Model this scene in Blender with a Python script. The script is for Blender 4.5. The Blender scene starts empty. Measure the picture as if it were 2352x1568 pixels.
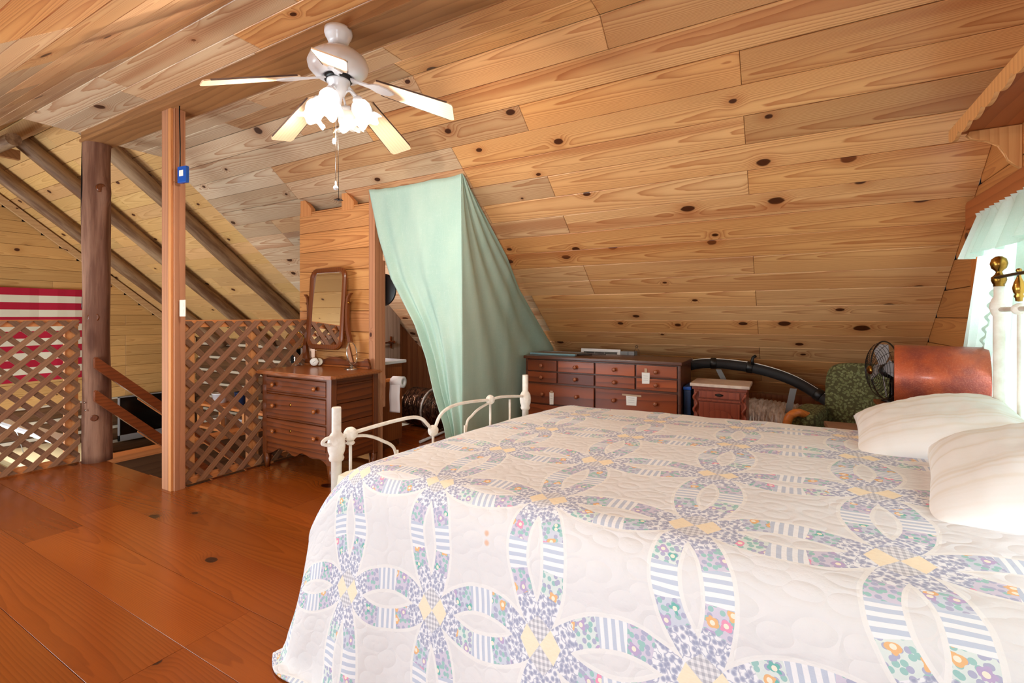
import bpy, bmesh, math, random
from mathutils import Vector, Matrix, Euler, noise as mnoise
R = random.Random(7)
PI = math.pi
sc = bpy.context.scene
C = bpy.context.collection

# ------------------------------------------------------------ camera, world, lights, exposure
cam_d = bpy.data.cameras.new('camera'); cam = bpy.data.objects.new('camera', cam_d); C.objects.link(cam)
cam_d.sensor_width = 36; cam_d.lens = 1107/2352*36; cam_d.clip_start = 0.02
cam.location = (0, 0, 1.2); cam.rotation_euler = (PI/2, 0, math.radians(29.8))
cam_d.shift_y = -(784-726)/2352
sc.camera = cam
w = bpy.data.worlds.new('world'); sc.world = w; w.use_nodes = True
wn = w.node_tree.nodes; wn['Background'].inputs[0].default_value = (0.88, 0.95, 1.0, 1); wn['Background'].inputs[1].default_value = 1.5
sc.view_settings.view_transform = 'Standard'; sc.view_settings.look = 'None'
sc.cycles.max_bounces = 6; sc.cycles.adaptive_threshold = 0.03
sc.view_settings.exposure = 0.30; sc.view_settings.gamma = 1; sc.view_settings.use_curve_mapping = False

def area(name, loc, target, sx, sy, power, col):
    d = bpy.data.lights.new(name, 'AREA'); d.shape = 'RECTANGLE'; d.size = sx; d.size_y = sy; d.energy = power; d.color = col
    o = bpy.data.objects.new(name, d); C.objects.link(o); o.location = loc
    o.rotation_euler = (Vector(target)-Vector(loc)).to_track_quat('-Z', 'Y').to_euler()
    return o
area('rear_fill', (-3.2, -0.75, 0.9), (-1.0, 4.0, 1.2), 2.6, 0.7, 88, (0.80, 0.93, 1.0))  # fill light added out of view at the rear; no dormer is modelled
area('flash_bounce', (-0.35, -0.55, 1.0), (-0.8, 3.8, 1.1), 0.5, 0.3, 15, (0.86, 0.95, 1.0))
area('daylight_outside_gable_window', (1.6, 1.75, 1.5), (-1.0, 2.0, 0.9), 3.0, 1.6, 85, (0.92, 0.97, 1.0))
area('great_room_fill', (-7.2, -1.2, 0.2), (-7.6, 4.0, 1.2), 3.0, 1.2, 120, (0.88, 0.96, 1.0))  # fill light added out of view to brighten the great room roof
area('low_great_room_fill', (-6.2, -1.5, -1.2), (-8.5, 4.0, -1.0), 2.0, 1.0, 40, (0.9, 0.96, 1.0))  # second added fill, unseen, for the lower great room

# ------------------------------------------------------------ colour and node helpers
def S(r, g, b):
    f = lambda c: (c/255/12.92) if c/255 <= .04045 else ((c/255+.055)/1.055)**2.4
    return (f(r), f(g), f(b), 1)

class V:                                            # tiny expression wrapper for shader math
    def __init__(s, nt, sock): s.nt = nt; s.s = sock
    def _m(s, op, *a, clamp=False):
        n = s.nt.nodes.new('ShaderNodeMath'); n.operation = op; n.use_clamp = clamp
        for i, x in enumerate((s,)+a):
            if isinstance(x, V): s.nt.links.new(x.s, n.inputs[i])
            else: n.inputs[i].default_value = x
        return V(s.nt, n.outputs[0])
    def __add__(s, o): return s._m('ADD', o)
    __radd__ = __add__
    def __sub__(s, o): return s._m('SUBTRACT', o)
    def __rsub__(s, o): return (s*-1)+o
    def __mul__(s, o): return s._m('MULTIPLY', o)
    __rmul__ = __mul__
    def __truediv__(s, o): return s._m('DIVIDE', o)
    def abs(s): return s._m('ABSOLUTE')
    def sin(s): return s._m('SINE')
    def fract(s): return s._m('FRACT')
    def floor(s): return s._m('FLOOR')
    def pw(s, p): return s._m('POWER', p)
    def mx(s, o): return s._m('MAXIMUM', o)
    def mn(s, o): return s._m('MINIMUM', o)
    def gt(s, o): return s._m('GREATER_THAN', o)
    def lt(s, o): return s._m('LESS_THAN', o)
    def atan2(s, o): return s._m('ARCTAN2', o)
    def sqrt(s): return s._m('SQRT')
    def ss(s, a, b):                                # smoothstep
        n = s.nt.nodes.new('ShaderNodeMapRange'); n.interpolation_type = 'SMOOTHSTEP'
        s.nt.links.new(s.s, n.inputs[0]); n.inputs[1].default_value = a; n.inputs[2].default_value = b
        return V(s.nt, n.outputs[0])

class M:
    def __init__(s, name, rough=.5, spec=.5, metallic=0, coat=0):
        s.m = bpy.data.materials.new(name); s.m.use_nodes = True; s.nt = s.m.node_tree
        s.b = s.nt.nodes['Principled BSDF']
        s.b.inputs['Roughness'].default_value = rough; s.b.inputs['Metallic'].default_value = metallic
        s.b.inputs['Specular IOR Level'].default_value = spec; s.b.inputs['Coat Weight'].default_value = coat
        s.b.inputs['Coat Roughness'].default_value = .15
    def n(s, t): return s.nt.nodes.new(t)
    def link(s, a, b): s.nt.links.new(a.s if isinstance(a, V) else a, b)
    def coord(s, kind='Object', off=True):
        tc = s.n('ShaderNodeTexCoord'); sp = s.n('ShaderNodeSeparateXYZ'); s.link(tc.outputs[kind], sp.inputs[0])
        return [V(s.nt, sp.outputs[i]) for i in range(3)]
    def rnd(s):
        s.oi = s.n('ShaderNodeObjectInfo'); return V(s.nt, s.oi.outputs['Random'])
    def vec(s, x, y, z):
        c = s.n('ShaderNodeCombineXYZ')
        for i, v in enumerate((x, y, z)):
            if isinstance(v, V): s.link(v, c.inputs[i])
            else: c.inputs[i].default_value = v
        return c.outputs[0]
    def noise(s, vec, scale=1, detail=2, rough=.5, color=False):
        n = s.n('ShaderNodeTexNoise'); n.inputs['Scale'].default_value = scale; n.inputs['Detail'].default_value = detail
        n.inputs['Roughness'].default_value = rough; s.link(vec, n.inputs['Vector'])
        return n.outputs['Color'] if color else V(s.nt, n.outputs['Fac'])
    def vor(s, vec, scale=1, feat='F1', dim='3D'):
        n = s.n('ShaderNodeTexVoronoi'); n.voronoi_dimensions = dim; n.feature = feat; n.inputs['Scale'].default_value = scale; s.link(vec, n.inputs['Vector']); return n
    def mix(s, f, a, b, mode='MIX'):
        n = s.n('ShaderNodeMix'); n.data_type = 'RGBA'; n.blend_type = mode
        for sock, v in ((n.inputs[0], f), (n.inputs[6], a), (n.inputs[7], b)):
            if isinstance(v, V): s.link(v, sock)
            elif isinstance(v, bpy.types.NodeSocket): s.link(v, sock)
            else: sock.default_value = v
        return n.outputs[2]
    def out(s, col, bump=None, bs=.3, bd=.002, rough=None):
        if isinstance(col, tuple): s.b.inputs['Base Color'].default_value = col
        else: s.link(col, s.b.inputs['Base Color'])
        if bump is not None:
            bn = s.n('ShaderNodeBump'); bn.inputs['Strength'].default_value = bs; bn.inputs['Distance'].default_value = bd
            s.link(bump, bn.inputs['Height']); s.link(bn.outputs[0], s.b.inputs['Normal'])
        if rough is not None: s.link(rough, s.b.inputs['Roughness'])
        return s.m

def wood(name, light, line, dark, axis='x', rings=26, amp=3.2, knots=.55, rough=.45, coat=0, tint=False, spec=.4, knotcol=None, kscale=1, linew=.62, stain=.35, heart=0, flat=0):
    m = M(name, rough, spec, 0, coat)
    c = m.coord(); r = m.rnd()
    i = 'xyz'.index(axis); al, ac, de = c[i], c[(i+1) % 3], c[(i+2) % 3]
    al = al + r*37.7; ac = (ac if flat else ac+de*.9) + r*11.3
    q = de*1.0 + r*23.0
    big = m.noise(m.vec(al*.42, ac*2.6, q), 1, 2, .45)
    fine = m.noise(m.vec(al*2.2, ac*13, q), 1, 3, .55)
    fib = m.noise(m.vec(al*5, ac*330, q), 1, 1, .5)
    vo = m.vor(m.vec(al*1.9*kscale, ac*3.0*kscale, 0), 1, dim='2D')
    kd = V(m.nt, vo.outputs['Distance'])
    sp = m.n('ShaderNodeSeparateColor'); m.link(vo.outputs['Color'], sp.inputs[0]); has = V(m.nt, sp.outputs[0]).lt(knots)
    kd = kd/(V(m.nt, sp.outputs[1])*.95+.35)
    wob = (fine-.5)*.09
    kn = (1 - (kd+wob).ss(.052, .075))*has
    halo = (1 - kd.ss(.03, .30))*has
    g = ac*rings*.8 + big*amp*1.9 + fine*.6 + halo*halo*2.6
    if flat:
        yc = c[(i+1) % 3] - flat*.5 - ((r*5.7).fract()-.5)*flat*.7; kq = (r*3.3).fract()
        g = yc*yc*(kq*900+250)*((.17/flat)**1.2) + yc*26*(1-kq) + al*(1.5+kq) + (big-.5)*6*amp/3.2 + (fine-.5)*1.3 + halo*halo*2.6
    t = g.fract()
    ln = t.pw(2.2)*(1-t.ss(.93, 1.0))
    hue = m.noise(m.vec(al*.5, ac*2.2, q+5.0), 1, 2, .5)
    base = m.mix((hue-.5)*2.2*stain+.35, light, dark)
    col = m.mix(ln*linew, base, line)
    col = m.mix((fib-.5).mx(0)*.55, col, line)
    col = m.mix(halo*halo*.45, col, line)
    col = m.mix(kn, col, knotcol or S(80, 42, 22))
    if heart:
        hs = m.noise(m.vec(al*.22, ac*5.5, q+9.0), 1, 2, .5).ss(.54, .66)*(r*7.0).fract().gt(.45); col = m.mix(hs*heart, col, m.mix(ln*.6, S(186, 108, 60), S(142, 74, 38)))
    if tint:
        mm = m.n('ShaderNodeMix'); mm.data_type = 'RGBA'; mm.blend_type = 'MULTIPLY'; mm.inputs[0].default_value = 1
        m.link(col, mm.inputs[6]); m.link(m.oi.outputs['Color'], mm.inputs[7]); col = mm.outputs[2]
    return m.out(col, ln*.5+fib*.5, .12, .001)

def plain(name, col, rough=.5, metallic=0, spec=.5, coat=0, nscale=0, ncol=None, bs=0, bscale=80):
    m = M(name, rough, spec, metallic, coat)
    c = m.coord(); vec = m.vec(*c)
    cc = col; bump = None
    if ncol: cc = m.mix(m.noise(vec, nscale or 8, 4, .6).ss(.35, .7), col, ncol)
    if bs: bump = m.noise(vec, bscale, 3, .6)
    return m.out(cc, bump, bs or .3, .003)

PINE = wood('pine_ceiling_plank', S(242, 200, 150), S(176, 98, 48), S(222, 160, 100), tint=True, rough=.36, spec=.45, knots=.5, linew=.78, heart=.55, stain=.5, flat=.173)
PINE_B = wood('pine_wall_plank', S(216, 158, 96), S(158, 88, 42), S(196, 130, 72), tint=True, rough=.42, flat=.17)
YEL = wood('yellow_pine_sheathing', S(234, 194, 134), S(186, 132, 72), S(222, 176, 112), tint=True, rough=.5, rings=26, amp=3.6, knots=.35, flat=.172)
FLOORM = wood('varnished_pine_floor', S(172, 88, 28), S(116, 50, 12), S(140, 62, 17), tint=True, rough=.24, coat=.25, rings=12, amp=3, knots=.45, kscale=.8, linew=.42, stain=.9, flat=.25, knotcol=S(56, 20, 10))
REDW = wood('reddish_stud', S(200, 142, 104), S(152, 96, 64), S(176, 116, 82), axis='z', rings=34, amp=1.2, knots=.35, rough=.6)
REDX = wood('reddish_board', S(170, 96, 56), S(128, 66, 34), S(146, 78, 42), axis='x', rings=30, amp=1.5, knots=.2, rough=.55)
BEAMW = wood('brown_beam', S(168, 118, 70), S(120, 76, 42), S(148, 98, 58), axis='x', rings=20, amp=2, knots=.3, rough=.55)
LATT = wood('lattice_slat', S(148, 108, 80), S(112, 76, 54), S(130, 90, 64), axis='x', rings=60, amp=1.5, knots=.02, rough=.65, tint=True)
LRAIL = wood('bare_rail_pine', S(226, 150, 90), S(190, 108, 56), S(206, 128, 70), axis='y', rings=30, amp=2, knots=.2, rough=.55)
LPOST = wood('bare_post_pine', S(222, 156, 96), S(190, 112, 60), S(204, 134, 78), axis='z', rings=30, amp=2, knots=.25, rough=.55)
OAK = wood('dark_oak', S(134, 66, 20), S(54, 22, 5), S(94, 42, 12), axis='x', rings=42, amp=3, knots=0, rough=.42, coat=.08, spec=.3, linew=.8)
OAKZ = wood('dark_oak_upright', S(128, 66, 25), S(66, 30, 9), S(100, 46, 16), axis='z', rings=55, amp=2, knots=0, rough=.33, coat=.3, linew=.55)
OAKY = wood('dark_oak_side', S(126, 62, 20), S(54, 22, 6), S(92, 42, 13), axis='y', rings=32, amp=4, knots=0, rough=.42, coat=.08, spec=.3, linew=.8)
OAKTOP = wood('oak_top', S(176, 104, 48), S(120, 58, 22), S(146, 76, 30), axis='x', rings=40, amp=2, knots=0, rough=.3, coat=.4)
MAPLE = wood('worn_maple_red', S(170, 84, 40), S(84, 38, 20), S(108, 50, 27), axis='x', rings=14, amp=3, knots=0, stain=1.5, linew=.8, rough=.32, coat=.25, tint=True)
MAPLED = wood('dark_maple_case', S(104, 58, 36), S(62, 32, 20), S(84, 44, 28), axis='x', rings=24, amp=2, knots=0, rough=.35, coat=.25)
CHERRY = wood('red_cherry_carved', S(160, 80, 54), S(108, 46, 32), S(136, 62, 42), axis='z', rings=30, amp=2, knots=0, rough=.4, coat=.15)
GRAYW = wood('whitewashed_plank', S(178, 156, 140), S(124, 100, 84), S(150, 128, 112), axis='z', rings=24, amp=2.4, knots=.15, rough=.6, tint=True)
BROWNV = wood('brown_upright_plank', S(172, 112, 72), S(116, 66, 38), S(150, 92, 56), axis='z', rings=24, amp=2.4, knots=.3, rough=.6, tint=True)
LOGW = plain('weathered_log', S(104, 76, 54), .75, nscale=5, ncol=S(150, 130, 108), bs=.5, bscale=30)
def logmat():
    m = M('peeled_log', .6, .35); x, y, z = m.coord(); r = m.rnd()
    n1 = m.noise(m.vec(x*1.3+r*9.0, y*9, z*9), 1, 4, .6); n2 = m.noise(m.vec(x*5+r*4.0, y*50, z*50), 1, 3, .6)
    c = m.mix(n1.ss(.36, .66), S(112, 78, 52), S(168, 136, 102)); c = m.mix(n2.ss(.45, .8)*.45, c, S(92, 60, 38))
    vo = m.vor(m.vec(x*2.2+r*5.0, y*6, z*6), 1); k = 1-V(m.nt, vo.outputs['Distance']).ss(.10, .17)
    c = m.mix(k, c, S(60, 36, 22))
    return m.out(c, n2+n1, .35, .004)
LOGR = logmat()
def postmat():
    m = M('old_log_post', .72, .3); x, y, z = m.coord()
    n1 = m.noise(m.vec(x*16, y*16, z*1.2), 1, 3, .6); n2 = m.noise(m.vec(x*90, y*90, z*10), 1, 2, .6)
    c = m.mix(n1.ss(.35, .7), S(118, 78, 60), S(164, 122, 98)); c = m.mix(n2.ss(.5, .85)*.35, c, S(60, 34, 24))
    kn = m.vor(m.vec(x*3, y*3, z*1.1), 1); k = 1 - V(m.nt, kn.outputs['Distance']).ss(.08, .16)
    c = m.mix(k*.6, c, S(78, 36, 18))
    return m.out(c, n1+n2*.5, .5, .006)
POSTM = postmat()
LOGWALL = wood('dark_log_wall', S(112, 78, 48), S(74, 46, 26), S(92, 60, 36), axis='y', rings=18, amp=2, knots=.1, rough=.6)
CHINK = plain('chinking', S(214, 200, 176), .85, bs=.3)
WHITE = plain('white_enamel', S(236, 238, 244), .28, spec=.5, coat=.4)
IRON = plain('white_painted_iron', S(244, 240, 232), .42, ncol=S(226, 214, 200), nscale=14, bs=.25, bscale=60)
BRASS = plain('aged_brass', S(186, 142, 66), .26, 1, ncol=S(120, 84, 34), nscale=18)
STEELD = plain('dark_steel', S(60, 56, 54), .35, .9)
CHROME = plain('silver_metal', S(200, 196, 190), .2, 1)
BLACK = plain('black_plastic', S(14, 14, 16), .4)
SCREEN = plain('black_screen', S(4, 4, 5), .15)
GREY = plain('grey_plastic', S(150, 148, 150), .5)
BLUE = plain('blue_plastic', S(20, 84, 176), .35)
NAVY = plain('navy_plastic', S(24, 52, 92), .4)
PAPER = plain('paper', S(240, 238, 232), .8)
TAPE = plain('masking_tape', S(190, 160, 130), .6)
IVORY = plain('ivory_plastic', S(232, 226, 208), .4)
MARBLE = plain('cream_marble', S(226, 206, 188), .35, ncol=S(198, 172, 156), nscale=9)
PORC = plain('white_porcelain', S(238, 242, 248), .12, coat=.5)
MIRROR = plain('mirror_glass', (.93, .93, .93, 1), .02, 1)
DARKV = plain('black_void', S(12, 10, 9), .9)
STRAP = plain('grey_strap', S(132, 134, 138), .5)
TISSUE = plain('tissue_paper', S(240, 240, 246), .9)
REDC = plain('red_cotton', S(182, 16, 52), .85, bs=.2, bscale=300)
CREAM = plain('cream_cotton', S(232, 226, 204), .85, bs=.2, bscale=300)
NAVYC = plain('navy_cotton', S(30, 40, 90), .85)
FOAMB = plain('black_foam_sleeve', S(30, 28, 30), .7, bs=.4, bscale=50)
BLADE = wood('pale_blade_laminate', S(246, 216, 180), S(226, 184, 140), S(238, 202, 160), axis='x', rings=70, amp=1, knots=0, rough=.4)
DUST = plain('dusty_blade_edge', S(96, 72, 62), .9, bs=1, bscale=400)
LEDGE = plain('grey_plenum_board', S(128, 112, 98), .6)
ORANGEW = wood('honey_wood', S(206, 122, 50), S(160, 80, 30), S(186, 104, 42), axis='x', rings=30, amp=2, knots=0, rough=.4)
VANW = wood('vanity_oak', S(160, 90, 44), S(120, 60, 26), S(140, 74, 34), axis='z', rings=60, amp=1.5, knots=0, rough=.45)
COUNTER = plain('cream_counter', S(190, 170, 130), .35)
LOWFL = plain('lower_floor', S(120, 74, 44), .35)
def foil(name, c1, c2, rough=.2, met=.7):
    m = M(name, rough, .5, met); x, y, z = m.coord()
    v = m.vor(m.vec(x*55, y*16, z*16), 1); n = m.noise(m.vec(x*30, y*14, z*14), 1, 4, .7)
    return m.out(m.mix(n.ss(.4, .6), c1, c2), n + V(m.nt, v.outputs['Distance']), 1, .012)
FOIL = foil('silver_duct_foil', S(240, 236, 236), S(206, 196, 190), .28, .35)
FOILB = foil('dark_duct_film', S(120, 86, 66), S(50, 34, 28), .12)
def copper():
    m = M('pebbled_copper', .38, .5, .3, .25); x, y, z = m.coord(); v = m.vec(x, y, z)
    n = m.noise(v, 7, 3, .6); n2 = m.noise(v, 160, 2, .6)
    c = m.mix(n.ss(.35, .65), S(186, 88, 52), S(140, 66, 54)); c = m.mix((n2-.5).mx(0)*.8, c, S(230, 150, 110))
    return m.out(c, n2, .5, .002)
COPPER = copper()
def leafy(name, dk, a, b, scale):
    m = M(name, .9, .2); x, y, z = m.coord(); v = m.vec(x+y*.3, y+z*.2, z)
    wv = m.noise(v, 9, 2, .5, color=True); n = m.n('ShaderNodeMix'); n.data_type = 'VECTOR'; n.inputs[0].default_value = .06
    m.link(v, n.inputs[4]); m.link(wv, n.inputs[5])
    vo = m.vor(n.outputs[1], scale); d = V(m.nt, vo.outputs['Distance'])
    sp = m.n('ShaderNodeSeparateColor'); m.link(vo.outputs['Color'], sp.inputs[0])
    c = m.mix(V(m.nt, sp.outputs[1]), a, b); c = m.mix(d.ss(.38, .62), c, dk)
    c = m.mix((d*14).sin().gt(.7)*.5, c, dk)
    return m.out(c, d, .5, .004)
GREENF = leafy('green_leaf_tapestry', S(76, 72, 46), S(122, 126, 86), S(98, 100, 62), 66)
def cloth(name, c1, c2, transl=0, vs=600, fold=0, rough=.9):
    m = M(name, rough, .2); x, y, z = m.coord()
    n = m.noise(m.vec(x*3, y*3, z*1.2), 1, 3, .6); t = m.noise(m.vec(x*220, y*220, z*14), 1, 2, .6); t2 = m.noise(m.vec(x*12, y*12, z*260), 1, 2, .6)
    c = m.mix(n.ss(.3, .7), c1, c2); c = m.mix((t+t2-1).abs()*.7, c, S(250, 255, 250))
    m.out(c, t+t2, .25, .001)
    if transl:
        tr = m.n('ShaderNodeBsdfTranslucent'); m.link(c, tr.inputs[0]); ms = m.n('ShaderNodeMixShader'); ms.inputs[0].default_value = transl
        m.link(m.b.outputs[0], ms.inputs[1]); m.link(tr.outputs[0], ms.inputs[2]); m.link(ms.outputs[0], m.nt.nodes['Material Output'].inputs[0])
    return m.m
GREENC = cloth('mint_green_sheet', S(198, 226, 210), S(178, 214, 200), .15)
SHEER = cloth('sheer_mint_white', S(228, 242, 234), S(212, 232, 222), .35)
def pillowmat():
    m = M('pillowcase', .85, .2); x, y, z = m.coord()
    s = m.noise(m.vec(y*16, .5, .5), 1, 2, .6).ss(.5, .62); s2 = m.noise(m.vec(x*6, 3.5, .5), 1, 2, .6).ss(.5, .7)
    f = m.noise(m.vec(y*70, x*2, .5), 1, 2, .5).ss(.45, .7)
    c = m.mix(s*.4, S(242, 240, 238), S(228, 217, 198)); c = m.mix(s2*.2, c, S(216, 204, 184)); c = m.mix(s*f*.25, c, S(200, 184, 160))
    t = m.noise(m.vec(x*9, y*9, z*5), 1, 4, .65)
    return m.out(c, t, .15, .012)
PILLOW = pillowmat()
def glow(name, col, s):
    m = M(name, .4); m.b.inputs['Emission Color'].default_value = col; m.b.inputs['Emission Strength'].default_value = s
    return m.out(S(255, 250, 240))
SHADE_ON = glow('lit_frosted_glass', (1, .97, .92, 1), 1.0)
SHADE_OFF = glow('dim_frosted_glass', (1, .86, .66, 1), .3)
TUBE = glow('lit_fluorescent_tube', (.9, .96, 1, 1), 14)
def glass():
    m = bpy.data.materials.new('window_glass'); m.use_nodes = True; nt = m.node_tree; nt.nodes.clear()
    o = nt.nodes.new('ShaderNodeOutputMaterial'); t = nt.nodes.new('ShaderNodeBsdfTransparent'); g = nt.nodes.new('ShaderNodeBsdfGlossy'); x = nt.nodes.new('ShaderNodeMixShader')
    x.inputs[0].default_value = .06; g.inputs['Roughness'].default_value = .03
    nt.links.new(t.outputs[0], x.inputs[1]); nt.links.new(g.outputs[0], x.inputs[2]); nt.links.new(x.outputs[0], o.inputs[0]); return m
GLASS = glass()

def quiltmat():
    m = M('wedding_ring_quilt', .9, .15)
    tc = m.n('ShaderNodeTexCoord'); sp = m.n('ShaderNodeSeparateXYZ'); m.link(tc.outputs['UV'], sp.inputs[0])
    P = QP
    U = V(m.nt, sp.outputs[0]); W_ = V(m.nt, sp.outputs[1])     # metres
    wob = m.noise(m.vec(U*5, W_*5, .5), 1, 2, .5, color=True); ws = m.n('ShaderNodeSeparateColor'); m.link(wob, ws.inputs[0])
    u = (U/P) + (V(m.nt, ws.outputs[0])-.5)*.05; v = (W_/P) + (V(m.nt, ws.outputs[1])-.5)*.05
    fu = u.fract()-.5; fv = v.fract()-.5
    au = fu.abs(); av = fv.abs(); a = au.mx(av); b = au.mn(av)
    hor = au.gt(av)                                            # ring of the left/right neighbour cell
    D = ((a-1)*(a-1)+b*b).sqrt(); r0, t = .645, .086
    band = (D-r0).abs().lt(t)
    edge = ((D-r0).abs()-t).abs().lt(.012)
    th = b.atan2(1-a)/(PI/4)                                   # 0 middle of the arc .. 1 at the node
    sgn = (fu*fv).gt(0)
    seg = th.gt(.19)+th.gt(.48)+th.gt(.77)                                  # 0 stripe, 1 floral, 2 floral, 3 end
    # prints
    pv = m.vec(U*1.0, W_*1.0, .3)
    fine2 = m.noise(m.vec(U*70, W_*70, .3), 1, 1, .5)
    vo = m.vor(pv, 75, dim='2D'); vd = V(m.nt, vo.outputs['Distance']); sc_ = m.n('ShaderNodeSeparateColor'); m.link(vo.outputs['Color'], sc_.inputs[0])
    h1 = V(m.nt, sc_.outputs[0]); h2 = V(m.nt, sc_.outputs[1])
    cellr = m.n('ShaderNodeTexWhiteNoise'); cellr.noise_dimensions = '3D'
    m.link(m.vec(u.floor()+hor*.37, v.floor()+seg*.21, sgn*3.1+fu.gt(0)*1.7+fv.gt(0)*5.3), cellr.inputs['Vector']); cr = V(m.nt, cellr.outputs['Value'])
    ground = m.mix(cr.gt(.5), S(206, 214, 230), S(212, 206, 226))
    ground = m.mix(cr.lt(.22), ground, S(222, 234, 232))
    leaf = m.mix(h2.gt(.5), S(150, 200, 196), S(172, 176, 206))
    c1 = m.mix(vd.lt(.42), ground, leaf)
    v2 = m.vor(pv, 24, dim='2D'); d2 = V(m.nt, v2.outputs['Distance']); s2 = m.n('ShaderNodeSeparateColor'); m.link(v2.outputs['Color'], s2.inputs[0]); g1 = V(m.nt, s2.outputs[0])
    fl = m.mix(g1.gt(.45), S(238, 150, 186), S(186, 166, 208)); fl = m.mix(g1.gt(.78), fl, S(238, 184, 120)); fl = m.mix(g1.lt(.16), fl, S(96, 184, 176))
    fl = m.mix(d2.lt(.12), fl, S(250, 240, 220))
    c1 = m.mix((d2+vd*.22).lt(.36)*g1.gt(.35), c1, fl); c1 = m.mix((d2+vd*.3).lt(.34)*g1.lt(.16), c1, fl)
    vine = m.mix(((fine2-.5).abs()*16).mn(1).mn((vd*2.1).pw(3)), S(152, 160, 192), S(242, 244, 250))
    across = fv*hor + fu*(1-hor)
    stripe = m.mix((across*125).sin().gt(.0), S(244, 246, 250), S(194, 206, 226))
    ging = m.mix(((U*520).sin().gt(0)+(W_*520).sin().gt(0))*.5, S(236, 236, 240), S(176, 178, 190))
    yel = m.mix(m.noise(m.vec(U*90, W_*300, .1), 1, 1, .5), S(252, 240, 214), S(248, 230, 196))
    ends = m.mix(hor, yel, ging)
    ends = m.mix(hor, ging, yel) if QFLIP else ends
    pc = m.mix(seg.lt(.5), c1, stripe)
    pc = m.mix((seg.gt(1.5))*(seg.lt(2.5)), pc, vine)
    pc = m.mix(seg.gt(2.5), pc, ends)
    white = m.mix(m.noise(pv, 5, 3, .5), S(236, 236, 238), S(228, 228, 230))
    pc = m.mix(.12, pc, S(240, 240, 242)); col = m.mix(band, white, pc)
    col = m.mix(edge, col, S(240, 240, 240))
    # quilting relief: scalloped stitch lines in the white fields, puckers everywhere
    q = m.vor(m.vec(U+(V(m.nt, ws.outputs[0])-.5)*.06, W_*1.4+(V(m.nt, ws.outputs[1])-.5)*.06, 0), 13, 'F1', '2D'); qd = ((V(m.nt, q.outputs['Distance'])*11).sin()*.5+.5).sqrt()
    pk = m.noise(pv, 60, 3, .6); pk2 = m.noise(pv, 18, 2, .6)
    rel = qd*(1-band)*.8 + pk*.6 + pk2*.9 - edge*.8
    for k in (0, .024):
        dd = ((U-2.58*P)*(U-2.58*P)+(W_-(5.42*P+k))*(W_-(5.42*P+k))).sqrt() + (fine2-.5)*.004
        col = m.mix((1-dd.ss(.004, .011))*.7, col, S(232, 176, 132))
    return m.out(col, rel, .6, .004)
QP = .385; QFLIP = False
QUILT = quiltmat()

# ------------------------------------------------------------ mesh helpers
def bm_(): return bmesh.new()
def box(bm, x0, x1, y0, y1, z0, z1, bev=0, mtx=None, mi=0):
    vs = [bm.verts.new(v) for v in ((x0,y0,z0),(x1,y0,z0),(x1,y1,z0),(x0,y1,z0),(x0,y0,z1),(x1,y0,z1),(x1,y1,z1),(x0,y1,z1))]
    fs = [bm.faces.new([vs[i] for i in f]) for f in ((3,2,1,0),(4,5,6,7),(0,1,5,4),(1,2,6,5),(2,3,7,6),(3,0,4,7))]
    for f in fs: f.material_index = mi
    if mtx is not None:
        for v in vs: v.co = mtx @ v.co
    if bev:
        es = list({e for f in fs for e in f.edges}); bmesh.ops.bevel(bm, geom=es, offset=bev, segments=2, affect='EDGES', profile=.6)
    return vs
def frame(p0, p1):
    d = (Vector(p1)-Vector(p0)); q = d.to_track_quat('Z', 'X'); return q, d.length
def tube(bm, pts, rad, seg=10, closed=False, mi=0, cap=True):
    pts = [Vector(p) for p in pts]; n = len(pts); rings = []
    prev = None
    for i, p in enumerate(pts):
        if closed: t = pts[(i+1) % n]-pts[i-1]
        else: t = pts[min(i+1, n-1)]-pts[max(i-1, 0)]
        t.normalize()
        if prev is None:
            a = t.orthogonal().normalized()
        else: a = (prev - t*prev.dot(t)).normalized()
        prev = a; b = t.cross(a)
        r = rad[i] if isinstance(rad, (list, tuple)) else rad
        rings.append([bm.verts.new(p + (a*math.cos(2*PI*k/seg)+b*math.sin(2*PI*k/seg))*r) for k in range(seg)])
    m = n if closed else n-1
    for i in range(m):
        A, B = rings[i], rings[(i+1) % n]
        for k in range(seg):
            f = bm.faces.new((A[k], A[(k+1) % seg], B[(k+1) % seg], B[k])); f.material_index = mi; f.smooth = True
    if cap and not closed:
        f = bm.faces.new(rings[0][::-1]); f.material_index = mi; f = bm.faces.new(rings[-1]); f.material_index = mi
def lathe(bm, prof, seg=24, mtx=None, mi=0, wave=None):
    rings = []
    for j, (r, z) in enumerate(prof):
        ring = []
        for k in range(seg):
            a = 2*PI*k/seg; rr, zz = r, z
            if wave: rr, zz = wave(j, a, r, z)
            v = Vector((rr*math.cos(a), rr*math.sin(a), zz)); ring.append(bm.verts.new(mtx @ v if mtx is not None else v))
        rings.append(ring)
    for A, B in zip(rings, rings[1:]):
        for k in range(seg):
            f = bm.faces.new((A[k], A[(k+1) % seg], B[(k+1) % seg], B[k])); f.smooth = True; f.material_index = mi
    if prof[0][0] > 1e-4: f = bm.faces.new(rings[0][::-1]); f.material_index = mi
    if prof[-1][0] > 1e-4 and not wave: f = bm.faces.new(rings[-1]); f.material_index = mi
    bmesh.ops.remove_doubles(bm, verts=[v for r in rings for v in r], dist=1e-5)
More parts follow.
